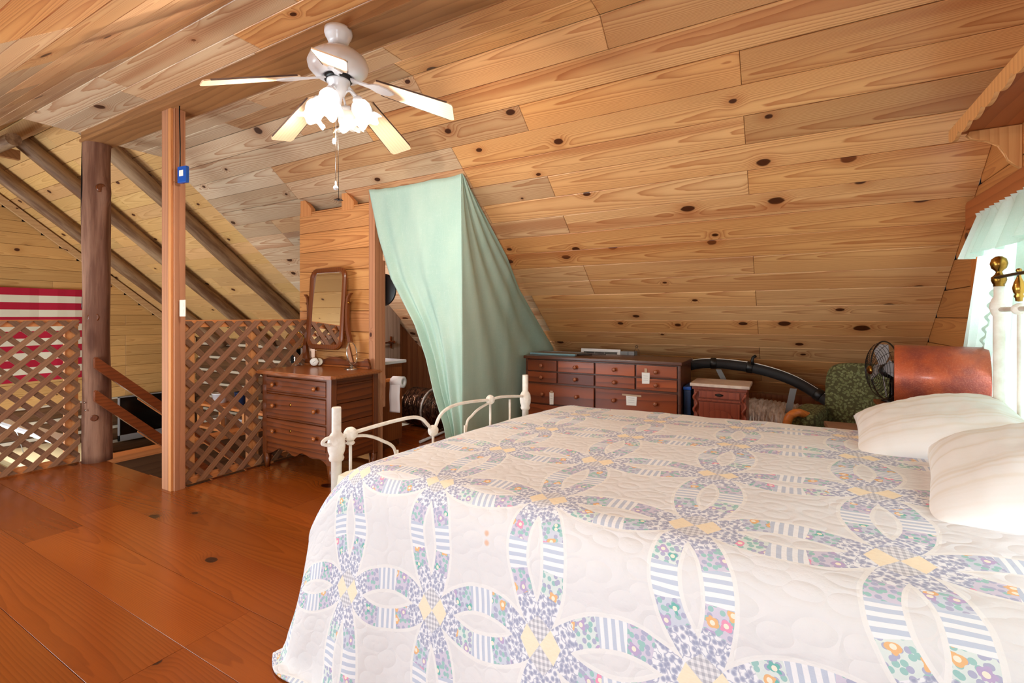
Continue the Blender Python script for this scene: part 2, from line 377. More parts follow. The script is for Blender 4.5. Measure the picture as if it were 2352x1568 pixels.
def prism(bm, poly, h0, h1, plane='xz', mtx=None, mi=0):
    def P(a, b, h): return {'xz': (a, h, b), 'yz': (h, a, b), 'xy': (a, b, h)}[plane]
    A = [bm.verts.new(P(a, b, h0)) for a, b in poly]; B = [bm.verts.new(P(a, b, h1)) for a, b in poly]
    fs = [bm.faces.new(A), bm.faces.new(B[::-1])]
    n = len(poly)
    for i in range(n): fs.append(bm.faces.new((A[i], B[i], B[(i+1) % n], A[(i+1) % n])))
    for f in fs: f.material_index = mi
    if mtx is not None:
        for v in A+B: v.co = mtx @ v.co
def rot(axis, deg): return Matrix.Rotation(math.radians(deg), 4, axis)
def T(*v): return Matrix.Translation(v)
def align(p, d): return T(*p) @ Vector(d).to_track_quat('Z', 'X').to_matrix().to_4x4()
def obj(name, bm, mats, parent=None, loc=None, smooth=False, color=None, mtx=None, label=None):
    bmesh.ops.recalc_face_normals(bm, faces=bm.faces)
    me = bpy.data.meshes.new(name); bm.to_mesh(me); bm.free()
    for m in (mats if isinstance(mats, (list, tuple)) else [mats]): me.materials.append(m)
    if smooth:
        for p in me.polygons: p.use_smooth = True
    o = bpy.data.objects.new(name, me); C.objects.link(o)
    if parent: o.parent = parent
    if loc: o.location = loc
    if mtx is not None: o.matrix_local = mtx
    if color: o.color = color
    if label: o['label'] = label
    return o
def thing(name, label, cat, loc=(0, 0, 0), rz=0, group=None):
    o = bpy.data.objects.new(name, None); C.objects.link(o); o.empty_display_size = .1
    o.location = loc; o.rotation_euler = (0, 0, rz); o['label'] = label; o['category'] = cat
    if group: o['group'] = group
    return o
def tag(o, label, cat, group=None):
    o['label'] = label; o['category'] = cat
    if group: o['group'] = group
    return o
def struct(o, label=None):
    o['kind'] = 'structure'
    if label: o['label'] = label
    return o
_pl = {}
def plank(parent, o, ex, ey, L, Wd, Th, mat, tint=(1, 1, 1), name='plank', gap=.0034, bev=.0026):
    """board whose visible face is the plane through o spanned by ex (grain) and ey; thickness goes to -ex x ey"""
    key = (round(L, 3), round(Wd, 3), round(Th, 3), mat.name, name)
    if key not in _pl:
        bm = bm_(); vs = box(bm, gap*.3, L-gap*.3, gap/2, Wd-gap/2, -Th, 0)
        top = [e for e in bm.edges if all(v.co.z > -1e-6 for v in e.verts)]
        bmesh.ops.bevel(bm, geom=top, offset=bev, segments=1, affect='EDGES')
        bmesh.ops.recalc_face_normals(bm, faces=bm.faces)
        me = bpy.data.meshes.new(name); bm.to_mesh(me); bm.free(); me.materials.append(mat); _pl[key] = me
    ob = bpy.data.objects.new(name, _pl[key]); C.objects.link(ob); ob.parent = parent
    ex = Vector(ex); ey = Vector(ey); ez = ex.cross(ey)
    ob.matrix_local = Matrix(((ex.x, ey.x, ez.x, o[0]), (ex.y, ey.y, ez.y, o[1]), (ex.z, ey.z, ez.z, o[2]), (0, 0, 0, 1)))
    ob.color = (*tint, 1)
    return ob
def cuts(x0, x1, joists, minL=1.2, forced=None, r=R):
    c = [x0]
    js = sorted(j for j in joists if x0+.35 < j < x1-.35)
    if forced is not None and x0 < forced < x1: fx = [forced]
    else: fx = []
    cand = [j for j in js if all(abs(j-f) > minL for f in fx)]
    r.shuffle(cand); ch = list(fx)
    for j in cand:
        if all(abs(j-k) > minL for k in ch) and j-x0 > .5 and x1-j > .5 and r.random() < .55: ch.append(j)
    return [x0]+sorted(ch)+[x1]
def ctint(x, far):
    """boards differ: greyish weathered ones at the stair end, orange ones towards the gable"""
    t = min(1, max(0, (x+4.0)/2.6)) + R.uniform(-.16, .16); t = min(1, max(0, t))
    a = Vector((.84, 1.07, 1.46)); b = Vector((1.0, .91, .74)) if R.random() < .75 else Vector((.98, .84, .64))
    k = R.uniform(.90, 1.04) if R.random() < .82 else R.uniform(.74, .86)
    v = a.lerp(b, t)*k
    return tuple(v)

# ------------------------------------------------------------ setting
ZC, Y0, Y1, SL = 2.70, 1.33, 2.30, .82
XL, XR = -5.03, .845
cs = 1/math.sqrt(1+SL*SL); sn = SL*cs
def slope_z(y): return ZC-SL*(y-Y1) if y > Y1 else (ZC-SL*(Y0-y) if y < Y0 else ZC)
joists = [-.204-.61*k for k in range(-1, 9)]
# floor
bm = bm_(); box(bm, XL-.05, XR+.06, -2.2, 1.80, -.06, -.022); box(bm, -3.68, XR+.06, 1.80, 5.7, -.06, -.022)
floor = struct(obj('floor', bm, DARKV), 'orange varnished pine board floor of the loft')
bm = bm_(); box(bm, XL-.05, XR+.06, -2.2, 1.80, -.26, -.061); box(bm, -3.68, XR+.06, 1.80, 5.7, -.26, -.061)
obj('subfloor', bm, REDX, floor)
def frow(y, wd, x0, cc=None):
    cc = cc or cuts(x0, XR+.05, [-4.3+.8*j for j in range(7)], 1.6, None)
    for a, b in zip(cc, cc[1:]):
        k_ = R.uniform(.72, 1.04); plank(floor, (a, y, R.uniform(-.0006, .0006)), (1, 0, 0), (0, 1, 0), b-a, wd, .022, FLOORM, (k_, k_*R.uniform(.95, 1.04), k_), gap=.0018, bev=.0003)
for i in range(14):
    y = 1.675-.25*(i+1); frow(y, .25, XL-.05, [XL-.05, -3.69, -1.2, XR+.05] if i == 1 else None)
frow(1.675, .125, XL-.05); frow(1.80, .125, -3.66)
for i in range(14): frow(1.925+.25*i, .25, -3.66)
# flat ceiling and the two slopes, one tongue-and-groove skin
bm = bm_()
box(bm, XL, XR+.04, Y0-.02, Y1+.02, ZC+.02, ZC+.05)
prism(bm, [(Y1, ZC+.05), (5.6, ZC+.05-SL*3.3), (5.6, ZC+.022-SL*3.3), (Y1, ZC+.022)], XL-.08, XR+.04, 'yz')
prism(bm, [(Y0, ZC+.05), (-2.0, ZC+.05-SL*3.33), (-2.0, ZC+.022-SL*3.33), (Y0, ZC+.022)], XL-.02, XR+.04, 'yz')
ceiling = struct(obj('ceiling', bm, DARKV), 'knotty pine plank ceiling, flat at the ridge and sloping to both eaves')
WID = .173
ny = 0
for i in range(-0, 6):                                   # flat rows
    yy = Y0 + i*(Y1-Y0)/6+0; wd = (Y1-Y0)/6
    xl = XL-.02 if yy < 1.7 else XL-.1
    cc = cuts(xl, XR, joists, 1.2, [-3.76, -2.57, None, None, -1.965, -3.80][i])
    for a, b in zip(cc, cc[1:]):
        plank(ceiling, (b, yy, ZC+R.uniform(0, .0015)), (-1, 0, 0), (0, 1, 0), b-a, wd, .02, PINE, ctint((a+b)/2, 0))
for i in range(25):                                      # far slope rows
    s = i*WID; yy = Y1+s*cs; zz = ZC-s*sn
    ex, ey = (-1, 0, 0), (0, cs, -sn)
    fc = -.204 if i % 2 == 0 and i not in (8,) and i > 1 else None
    if i % 2 == 0: cc = cuts(XL-.08, XR, joists, 1.2, fc)
    else: cc = cuts(XL-.08, XR, [j for j in joists if j < -1.3], 1.3, None)
    for a, b in zip(cc, cc[1:]):
        plank(ceiling, (b, yy, zz+R.uniform(0, .0015)), ex, ey, b-a, WID, .02, PINE, ctint((a+b)/2, 1))
for i in range(22):                                      # near slope rows
    s = i*WID; yy = Y0-s*cs; zz = ZC-s*sn
    cc = cuts(XL, XR, joists, 1.4)
    for a, b in zip(cc, cc[1:]):
        plank(ceiling, (a, yy, zz+R.uniform(0, .0015)), (1, 0, 0), (0, -cs, -sn), b-a, WID, .02, PINE, ctint((a+b)/2-.4, 2))
# great-room roof: sheathing above round rafters
G0, G1, YR, ZR = -9.45, -4.9, 1.81, ZC+.145+SL*(Y1-1.81)
def sheath_z(y): return ZR-SL*abs(y-YR)
bm = bm_()
prism(bm, [(YR, ZR+.03), (5.1, ZR+.03-SL*(5.1-YR)), (5.1, ZR+.06-SL*(5.1-YR)), (YR, ZR+.06)], G0, G1+.3, 'yz')
prism(bm, [(YR, ZR+.03), (-1.9, ZR+.03-SL*(YR+1.9)), (-1.9, ZR+.06-SL*(YR+1.9)), (YR, ZR+.06)], G0, G1+.3, 'yz')
roof = struct(obj('ceiling', bm, DARKV), 'yellow pine roof boards over the stairwell and great room')
for i in range(24):
    s = i*.172
    cc = cuts(G0, -3.9, [-9.2+1.18*j for j in range(5)], 1.1)
    cc[-1] = -3.7 if s > 1.1 else G1+.2
    for a, b in zip(cc, cc[1:]):
        kk = R.uniform(.84, 1.05); plank(roof, (b, YR+s*cs, ZR-s*sn), (-1, 0, 0), (0, cs, -sn), b-a, .172, .025, YEL, (kk, kk*R.uniform(.94, 1), kk*R.uniform(.85, 1)))
for i in range(10):
    s = i*.34; kk = R.uniform(.8, 1)
    plank(roof, (G0, YR-s*cs, ZR-s*sn), (1, 0, 0), (0, -cs, -sn), G1+.2-G0, .34, .025, YEL, (kk, kk*.97, kk*.9))

# far gable wall: boards above, chinked logs below
bm = bm_(); prism(bm, [(-1.6, -2.5), (4.95, -2.5), (4.95, sheath_z(4.95)), (YR, ZR), (-1.6, sheath_z(-1.6))], -9.62, -9.47, 'yz')
wl = struct(obj('wall_left', bm, DARKV), 'far end wall, yellow boards above dark chinked logs')
z = -.10
while z < ZR-.1:
    zm = z+.165; half = (ZR-zm)/SL; ya = max(-1.55, YR-half); yb = min(4.9, YR+half)
    if yb-ya > .3:
        cc = cuts(ya, yb, [-.8+.9*j for j in range(7)], 1.2)
        for a, b in zip(cc, cc[1:]):
            kk = R.uniform(.78, 1.0); plank(wl, (-9.40, a, z), (0, 1, 0), (0, 0, 1), b-a, .165, .06, YEL, (kk, kk*.93, kk*.82))
    z += .165
def logwall(parent, horizontal_y, x, ya, yb, ztop, n, hgt=.235):
    for i in range(n):
        z1 = ztop-i*hgt; bm = bm_()
        pr = [(-.0, z1-.03), (.035, z1-.05), (.05, z1-.10), (.05, z1-.16), (.035, z1-hgt+.03), (0, z1-hgt+.01), (-.06, z1-hgt+.01), (-.06, z1-.03)]
        if horizontal_y: prism(bm, [(x+a, b) for a, b in pr], ya, yb, 'xz')
        else: prism(bm, [(x-a, b) for a, b in pr], ya, yb, 'yz')
        obj('log', bm, LOGWALL if horizontal_y else LOGWALLX, parent)
LOGWALLX = wood('dark_log_wall_long', S(112, 78, 48), S(74, 46, 26), S(92, 60, 36), axis='x', rings=18, amp=2, knots=.1, rough=.6)
logwall(wl, True, -9.43, -1.5, 4.8, -.10, 10)
bm = bm_(); box(bm, -9.47, -9.425, -1.5, 4.8, -2.5, -.105); obj('chinking', bm, CHINK, wl)
bm = bm_(); box(bm, -9.6, -3.75, 4.82, 4.95, -2.5, .95)
wb = struct(obj('wall_back', bm, CHINK), 'dark chinked log eave wall of the great room')
logwall(wb, False, 4.82, -9.45, -4.0, .95, 14)
bm = bm_(); box(bm, -9.6, -3.0, -1.9, 5.0, -2.55, -2.5); struct(obj('floor', bm, LOWFL), 'lower floor of the great room')
bm = bm_(); box(bm, -3.66, -3.58, 1.86, 4.8, -2.5, -.262); struct(obj('wall_stair', bm, BROWNV), 'brown stair wall below the loft')
bm = bm_(); box(bm, -6.6, -6.48, 2.35, 4.8, -2.5, -.42); pw = struct(obj('wall_partition', bm, LOGWALL), 'brown partition wall below the stair')
bm = bm_(); box(bm, -6.64, -6.44, 2.30, 4.8, -.42, -.35, .004); obj('trim_cap', bm, LRAIL, pw)
bm = bm_(); box(bm, -9.4, -3.7, -1.95, -1.85, -2.5, .6); struct(obj('wall_front', bm, BROWNV), 'front eave wall')

# right gable wall with window, board by board
bm = bm_()
WY0, WY1, WZ0, WZ1 = .25, 3.28, .62, 1.62
prism(bm, [(-2.0, -.02), (WY0, -.02), (WY0, slope_z(WY0)-.0), (-2.0, .02)], XR+.02, XR+.06, 'yz')
box(bm, XR+.02, XR+.06, WY0, WY1, -.02, WZ0)
prism(bm, [(WY0, WZ1), (WY1, WZ1), (WY1, slope_z(WY1)), (Y1, ZC), (Y0, ZC), (WY0, slope_z(WY0))], XR+.02, XR+.06, 'yz')
prism(bm, [(WY1, -.02), (5.55, -.02), (5.55, slope_z(5.55)+.02), (WY1, slope_z(WY1))], XR+.02, XR+.06, 'yz')
wr = struct(obj('wall_right', bm, DARKV), 'pine board gable wall with the curtained window')
z = -.0
while z < ZC-.01:
    zm = z+.17; ya = max(-1.9, Y0-(ZC-z-.02)/SL); yb = min(5.5, Y1+(ZC-z-.02)/SL)
    spans = [(ya, yb)]
    if z+.17 > WZ0+.02 and z < WZ1-.02: spans = [(ya, WY0), (WY1, yb)]
    for a, b in spans:
        if b-a < .1: continue
        cc = cuts(a, b, [.5+1.1*j for j in range(-2, 5)], 1.3)
        for p, q in zip(cc, cc[1:]):
            kk = R.uniform(.8, 1.02); plank(wr, (XR, q, z), (0, -1, 0), (0, 0, 1), q-p, .17, .02, PINE_B, (kk, kk*.92, kk*.86))
    z += .17
win = struct(thing('window_1', 'wide gable window behind sheer mint curtains', 'window', (XR, 1.78, 1.1))); del win['category']
def wp(name, y0, y1, z0, z1, x0, x1, mat, bev=.004):
    bm = bm_(); box(bm, x0-XR, x1-XR, y0-1.78, y1-1.78, z0-1.1, z1-1.1, bev); return obj(name, bm, mat, win)
REDY = wood('reddish_header', S(186, 110, 60), S(140, 72, 34), S(166, 92, 48), axis='y', rings=24, amp=1.5, knots=.2, rough=.5)
wp('header_board', WY0-.12, WY1+.14, 1.655, 1.80, XR-.028, XR-.001, REDY)
wp('side_casing', WY1-.01, WY1+.08, WZ0, 1.655, XR-.022, XR-.001, ORANGEW)
wp('side_casing', WY0-.08, WY0+.01, WZ0, 1.655, XR-.022, XR-.001, ORANGEW)
wp('sill', WY0-.12, WY1+.12, WZ0-.04, WZ0, XR-.06, XR-.001, REDY)
for ya, yb in ((WY0, 1.74), (1.80, WY1)):
    for a, b, c_, d in ((ya, ya+.05, WZ0, WZ1), (yb-.05, yb, WZ0, WZ1), (ya, yb, WZ0, WZ0+.05), (ya, yb, WZ1-.05, WZ1), (ya, yb, 1.09, 1.14)):
        wp('sash', a, b, c_, d, XR+.01, XR+.045, WHITE, .002)
    wp('pane', ya+.04, yb-.04, WZ0+.04, WZ1-.04, XR+.025, XR+.029, GLASS, 0)
wp('mullion', 1.74, 1.80, WZ0, WZ1, XR+.0, XR+.05, WHITE)

# central beam under the ceiling, planed brown timber
bm = bm_(); box(bm, XL+.02, XR, 1.665, 1.865, 2.625, ZC+.004, .006)
bm2 = bm
beam = tag(obj('ceiling_beam', bm2, BEAMW), 'long brown timber beam running under the middle of the plank ceiling', 'beam')
bm = bm_(); box(bm, XL+.02, XR, 1.654, 1.668, 2.617, 2.640, .002); obj('edge_strip', bm, BEAMW, beam)

# nook knee wall
bm = bm_(); box(bm, -4.02, -3.95, 2.87, 4.75, 0, .9)
nk = struct(obj('wall_nook', bm, DARKV), 'upright board wall at the left end of the nook behind the green curtain')
yy = 2.88
while yy < 4.9:
    wd = .125 if yy > 4.15 else .16
    face = -3.86 if yy < 4.15 else -3.93
    zt = slope_z(yy)-.03
    kk = R.uniform(.85, 1.05); mt = GRAYW if yy < 4.15 else BROWNV
    if zt > .2: plank(nk, (face, yy, 0), (0, 0, 1), (0, -1, 0), zt, 0, .03, mt) if False else None
    bm = bm_()
    prism(bm, [(yy+.0015, 0), (yy+wd-.0015, 0), (yy+wd-.0015, slope_z(yy+wd)-.004), (yy+.0015, slope_z(yy)-.004)], face-.03, face, 'yz')
    o = obj('plank', bm, mt, nk, color=(kk, kk, kk, 1)); yy += wd
bm = bm_(); box(bm, -3.95, XR, 5.0, 5.03, 0, .5); kw = struct(obj('wall_eave', bm, BROWNV), 'low knee wall at the eave')

# partition screen beside the dresser: boards, studs, plate, blocks
part = thing('board_partition', 'orange board partition standing behind the oak dresser', 'partition', (-3.42, 2.86, 0))
z = .02; hs = [.175]*12
PW = wood('bold_grain_fir', S(226, 166, 106), S(160, 88, 38), S(206, 138, 78), flat=.175, axis='x', rings=30, amp=3.6, knots=.05, rough=.5, tint=True, linew=.8)
while z < 2.13:
    hgt = min(.175, 2.135-z)
    if z < 1.0: xx = -3.66
    else: xx = -3.864
    xx = -3.66 if z < 1.0 else -3.864
    kk = R.uniform(.9, 1.05)
    plank(part, (xx+3.42, 2.85-2.86, z), (1, 0, 0), (0, 0, 1), -2.973-xx, hgt, .02, PW, (kk, kk*R.uniform(.9, 1.02), kk*R.uniform(.8, 1)), name='board')
    z += hgt
def pb(name, x0, x1, y0, y1, z0, z1, mat): bm = bm_(); box(bm, x0+3.42, x1+3.42, y0-2.86, y1-2.86, z0, z1, .003); return obj(name, bm, mat, part)
pb('backing', -3.655, -2.975, 2.871, 2.876, .02, 1.0, REDX); pb('backing', -3.858, -2.975, 2.871, 2.876, 1.0, 2.13, REDX)  # unseen panels added to stop the nook fill leaking through board gaps
pb('end_stud', -2.972, -2.905, 2.835, 2.925, 0, 2.235, REDW)
pb('back_stud', -2.915, -2.900, 2.925, 2.95, .45, 1.66, REDW)
pb('top_plate', -3.86, -2.975, 2.872, 2.91, 2.06, 2.12, REDX)
for xa in (-3.845, -3.305):
    bm = bm_(); prism(bm, [(xa+3.42, 2.10), (xa+.145+3.42, 2.10), (xa+.145+3.42, 2.165), (xa+.06+3.42, 2.245), (xa+3.42, 2.245)], -.014, .03, 'xz')
    obj('block', bm, LPOST, part)
pb('blocking', -3.84, -2.98, 2.93, 2.95, 2.0, 2.165, OAK)

# posts
def post():
    o = thing('log_post', 'rough brown log post with knots at the stair corner', 'post', (-4.985, 1.76, 0))
    bm = bm_(); n = 40; seg = 28
    prof = []
    for i in range(n+1):
        z = 2.70*i/n; prof.append((.098, z))
    def wv(j, a, r, z):
        zz = prof[j][1]
        k = .094+.012*mnoise.noise(Vector((math.cos(a)*1.2, math.sin(a)*1.2, zz*1.3)))*1.4
        k += .004*mnoise.noise(Vector((math.cos(a)*6, math.sin(a)*6, zz*3)))
        # burls
        k += .035*math.exp(-((zz-2.22)/.09)**2)*math.exp(-((a-.35)/.5)**2) + .012*math.exp(-((zz-2.05)/.2)**2)*math.exp(-((a-.3)/.6)**2)
        k += .014*math.exp(-((zz-2.1)/.12)**2)*math.exp(-((a-3.6)/.6)**2)
        return k*(1-.06*zz/2.7), zz
    lathe(bm, prof, seg, wave=wv); obj('trunk', bm, POSTM, o)
    for zk, ang, r in ((1.19, -33, .034), (.37, -30, .022), (2.25, -2, .030)):
        a = math.radians(ang); d = Vector((math.cos(a), math.sin(a), 0)); bm = bm_()
        lathe(bm, [(r*1.25, -.012), (r*1.15, .001), (r*.9, .004), (r*.7, .002), (r*.4, .004), (0, .002)], 20, align(d*(.088 if zk < 2 else .105)+Vector((0, 0, zk)), d)); obj('knot', bm, OAKZ, o)
    bm = bm_(); pts = []
    for i in range(30):
        zz = 1.26+1.42*i/29; pts.append((-.045+.004*math.sin(zz*9)-.05, -.062+.006*math.sin(zz*5), zz))
    tube(bm, pts, .006, 6); obj('cable', bm, BLACK, o)
    for zk in (.50, .44):
        bm = bm_(); d = Vector((.35, -.94, 0)); lathe(bm, [(.006, 0), (.009, .003), (.0, .003)], 10, align(d*.097+Vector((.0+.02*(zk < .46), 0, zk)), d)); obj('screw_hole', bm, CHROME, o)
post()
sp = thing('stud_post', 'square double stud post of reddish lumber beside the stair opening', 'post', (-3.725, 1.745, 0))
def bx(parent, name, base, x0, x1, y0, y1, z0, z1, mat, bev=.003, color=None):
    bm = bm_(); box(bm, x0-base[0], x1-base[0], y0-base[1], y1-base[1], z0-base[2], z1-base[2], bev); return obj(name, bm, mat, parent, color=color)
B_ = (-3.725, 1.745, 0)
bx(sp, 'stud', B_, -3.785, -3.70, 1.70, 1.738, 0, 2.695, REDW); bx(sp, 'stud', B_, -3.699, -3.663, 1.70, 1.785, 0, 2.695, LPOST)
bx(sp, 'filler_block', B_, -3.785, -3.70, 1.739, 1.785, 0, 2.695, REDW)
bx(sp, 'side_board', B_, -3.6625, -3.645, 1.715, 1.785, 0, 2.12, REDW); bx(sp, 'side_board', B_, -3.6625, -3.645, 1.715, 1.785, 2.124, 2.66, REDW)
# sensor on post and its wire
sb = thing('blue_sensor_box', 'small blue electronic box with a white sticker on the stud post', 'device', (-3.545, 1.72, 2.155))
bm = bm_(); box(bm, -.04, .045, -.012, .012, -.055, .055, .004); obj('case', bm, BLUE, sb)
bm = bm_(); box(bm, -.02, .02, -.0135, -.0122, -.012, .028, 0); obj('sticker', bm, PAPER, sb)
bm = bm_(); tube(bm, [(-.03, .0, .055), (-.028, .0, .2), (-.035, .0, .4), (-.035, 0, .58)], .004, 6); obj('wire', bm, BLACK, sb)
sb.rotation_euler = (0, 0, math.radians(8))
sw = thing('outlet_plate', 'ivory outlet plate on the side of the stud post', 'outlet', (-3.59, 1.74, 1.255))
bm = bm_(); box(bm, -.035, .035, -.004, .004, -.057, .057, .003); obj('plate', bm, IVORY, sw)
for zz in (-.022, .022):
    bm = bm_(); box(bm, -.014, .014, -.0055, -.0042, zz-.014, zz+.014, .001); obj('socket', bm, IVORY, sw)

# lattice screens
def clip(poly, y0, y1, z0, z1):
    def cl(p, f, inter):
        out = []
        for i in range(len(p)):
            a, b = p[i-1], p[i]
            if f(b):
                if not f(a): out.append(inter(a, b))
                out.append(b)
            elif f(a): out.append(inter(a, b))
        return out
    def iy(c): return lambda a, b: (c, a[1]+(b[1]-a[1])*(c-a[0])/(b[0]-a[0]))
    def iz(c): return lambda a, b: (a[0]+(b[0]-a[0])*(c-a[1])/(b[1]-a[1]), c)
    for f, it in ((lambda p: p[0] >= y0, iy(y0)), (lambda p: p[0] <= y1, iy(y1)), (lambda p: p[1] >= z0, iz(z0)), (lambda p: p[1] <= z1, iz(z1))):
        if not poly: return poly
        poly = cl(poly, f, it)
    return poly
def lattice(label, x, y0, y1, ztop, phase, side, posts):
    o = thing('lattice_railing', label, 'railing', (x, y0, 0))
    Wd = .0385/math.sqrt(2); st = .143
    for layer, sg in ((0, 1), (1, -1)):
        k = -40
        while k < 60:
            c0 = (phase if sg == 1 else phase+.05)+k*st         # y where the slat crosses ztop
            dz = 2.0
            if sg == 1: poly = [(c0-Wd-dz, ztop-dz), (c0+Wd-dz, ztop-dz), (c0+Wd+.2, ztop+.2), (c0-Wd+.2, ztop+.2)]
            else: poly = [(c0-Wd-.2, ztop+.2), (c0+Wd-.2, ztop+.2), (c0+Wd+dz, ztop-dz), (c0-Wd+dz, ztop-dz)]
            pl = clip(poly, y0, y1, .012, ztop)
            k += 1
            if len(pl) < 3: continue
            # local frame along the slat for grain
            cy = sum(p[0] for p in pl)/len(pl); cz = sum(p[1] for p in pl)/len(pl); an = PI/4*sg
            ca, sa = math.cos(an), math.sin(an)
            lp = [((p[0]-cy)*ca+(p[1]-cz)*sa, -(p[0]-cy)*sa+(p[1]-cz)*ca) for p in pl]
            h0 = side*(.002+layer*-.008); bm = bm_(); prism(bm, lp, h0, h0+side*.0075, 'xy')
            kk = R.uniform(.85, 1.1)*(1.3 if layer == 0 else .82)  # front layer tinted lit, back layer tinted shaded
            # local x -> (0,ca,sa); local y -> (0,-sa,ca); local z -> +x
            mt = Matrix(((0, 0, 1, 0), (ca, -sa, 0, cy-y0), (sa, ca, 0, cz), (0, 0, 0, 1)))
            obj('slat', bm, LATT, o, mtx=mt, color=(kk, kk*R.uniform(.94, 1.02), kk*R.uniform(.92, 1.02), 1))
    bk = -side
    def rb(nm, a, b, c_, d, m_):
        bm = bm_(); xa, xb = sorted((bk*.0145, bk*.05)); box(bm, xa, xb, a-y0, b-y0, c_, d, .002); obj(nm, bm, m_, o)
    rb('top_rail', y0, y1, ztop-.045, ztop+.008, LRAIL); rb('bottom_rail', y0, y1, .0, .05, LRAIL)
    for p in posts: rb('baluster_post', p, p+.085, .051, ztop-.046, LPOST)
    return o
lattice('lattice railing between the stud post and the board partition', -3.69, 1.79, 2.84, 1.165, 1.91, 1, (1.79, 2.27))
lattice('lattice railing at the left, ending at the log post', -5.045, .45, 1.67, 1.165, 1.219, 1, (1.58, .45))

RAILW = wood('handrail_board', S(150, 78, 36), S(94, 40, 14), S(124, 58, 24), axis='y', rings=40, amp=2, knots=0, rough=.4, coat=.2)
# hand rails going down the stair
for za, zb, z2a, z2b, lab in ((.87, .455, .80, .375, 'upper brown board handrail sloping down from the log post'), (.60, .165, .53, .075, 'lower brown board handrail sloping down from the log post')):
    o = thing('stair_handrail', lab, 'handrail', (-4.86, 1.70, 0)); sl = (zb-za)/.45
    bm = bm_(); prism(bm, [(0, za-.012), (.012, za), (2.3, za+sl*2.3), (2.3, za+sl*2.3-.095), (.012, za-.10), (0, za-.085)], -.02, .02, 'yz'); obj('board', bm, RAILW, o)
    bm = bm_(); prism(bm, [(.3, za+sl*.3-.099), (2.3, za+sl*2.3-.096), (2.3, za+sl*2.3-.108), (.3, za+sl*.3-.109)], -.008, .008, 'yz'); obj('light_edge', bm, LRAIL, o)
st = thing('staircase', 'wooden stair descending behind the lattice from the loft', 'stair', (-4.35, 1.84, 0))
for i in range(1, 13):
    bm = bm_(); box(bm, -.55, .62, (i-1)*.2, (i-1)*.2+.27, -.2*i-.04, -.2*i, .004); obj('tread', bm, LRAIL, st)
for xx in (-.6, .63):
    bm = bm_(); prism(bm, [(0, -.05), (2.5, -2.5), (2.5, -2.8), (0, -.35)], xx, xx+.04, 'yz'); obj('stringer', bm, OAKY, st)

# round rafters, end board, ridge timbers
def rafter(label, x, y0=1.86):
    y1 = 4.75; p0 = Vector((x, y0, sheath_z(y0)-.125)); p1 = Vector((x, y1, sheath_z(y1)-.125)); L = (p1-p0).length; ex = (p1-p0)/L
    o = thing('log_rafter', label, 'rafter', tuple(p0)); bm = bm_(); pts = []; rr = []
    for i in range(40):
        t = i/39; pts.append((L*t, .03*mnoise.noise(Vector((x, t*3, 0))), .012*mnoise.noise(Vector((t*3, x, 3))))); rr.append(.082+.010*mnoise.noise(Vector((x*3, t*7, 1))))
    tube(bm, pts, rr, 16); ey = Vector((1, 0, 0)); ez = ex.cross(ey)
    obj('trunk', bm, LOGR, o, mtx=Matrix(((ex.x, ey.x, ez.x, 0), (ex.y, ey.y, ez.y, 0), (ex.z, ey.z, ez.z, 0), (0, 0, 0, 1))))
rafter('round log rafter nearest the plank ceiling edge', -5.80); rafter('middle round log rafter behind the log post', -7.12); rafter('round log rafter at far left, second from the flag wall', -8.45)
bm = bm_(); prism(bm, [(1.9, sheath_z(1.9)-.03), (4.75, sheath_z(4.75)-.03), (4.75, sheath_z(4.75)-.14), (1.9, sheath_z(1.9)-.14)], -9.385, -9.34, 'yz')
LPALE = wood('pale_sawn_board', S(214, 176, 128), S(176, 132, 86), S(196, 154, 106), axis='y', rings=24, amp=2, knots=.2, rough=.6)
tag(obj('end_rafter_board', bm, LPALE), 'pale sawn board following the roof slope on the flag wall', 'rafter')
bm = bm_(); box(bm, -9.4, -5.0, 1.80, 1.84, ZR-.20, ZR-.03, .004); tag(obj('ridge_board', bm, LPALE), 'pale ridge board at the top of the open roof', 'ridge board')
bm = bm_(); tube(bm, [(-6.3, 1.60, 2.86), (-7.2, 1.55, 2.84), (-9.4, 1.58, 2.86)], .06, 12); tag(obj('ridge_log', bm, LOGR), 'dark log running beside the ridge board at upper left', 'log')
bm = bm_(); box(bm, -7.14, -7.08, .6, 1.85, 2.86, 2.96, .004); tag(obj('tie_board', bm, BEAMW), 'brown tie board crossing under the ridge at upper left', 'tie')

# flag on the far wall
fl = thing('striped_flag', 'red and white striped flag hanging on the far wall', 'flag', (-9.36, 1.9, .27)); H = 1.33
def fst(i):
    bm = bm_(); z0 = H-(i+1)*H/13; n = 26
    a = [bm.verts.new((.010*math.sin(j*.9)+.004*math.sin(j*2.3), 1.24-(j/n)*2.6, z0)) for j in range(n+1)]; b = [bm.verts.new((v.co.x, v.co.y, z0+H/13)) for v in a]
    for j in range(n): bm.faces.new((a[j], a[j+1], b[j+1], b[j]))
    o = obj('stripe', bm, REDC if i % 2 == 0 else CREAM, fl); md = o.modifiers.new('s', 'SOLIDIFY'); md.thickness = .002
for i in range(13): fst(i)
# framed black screen
tv = thing('black_screen', 'large black screen in a thin pale frame low on the far wall', 'screen', (-9.30, 4.05, -.42))
bm = bm_(); box(bm, -.02, .01, -.47, .47, -.33, .31, .004); obj('panel', bm, SCREEN, tv)
for a in ((-.49, .49, .31, .325), (-.49, .49, -.385, -.29), (-.49, -.47, -.385, .325), (.47, .49, -.385, .325)):
    bm = bm_(); box(bm, -.022, .018, a[0], a[1], a[2], a[3], .002); obj('frame_bar', bm, GREY, tv)
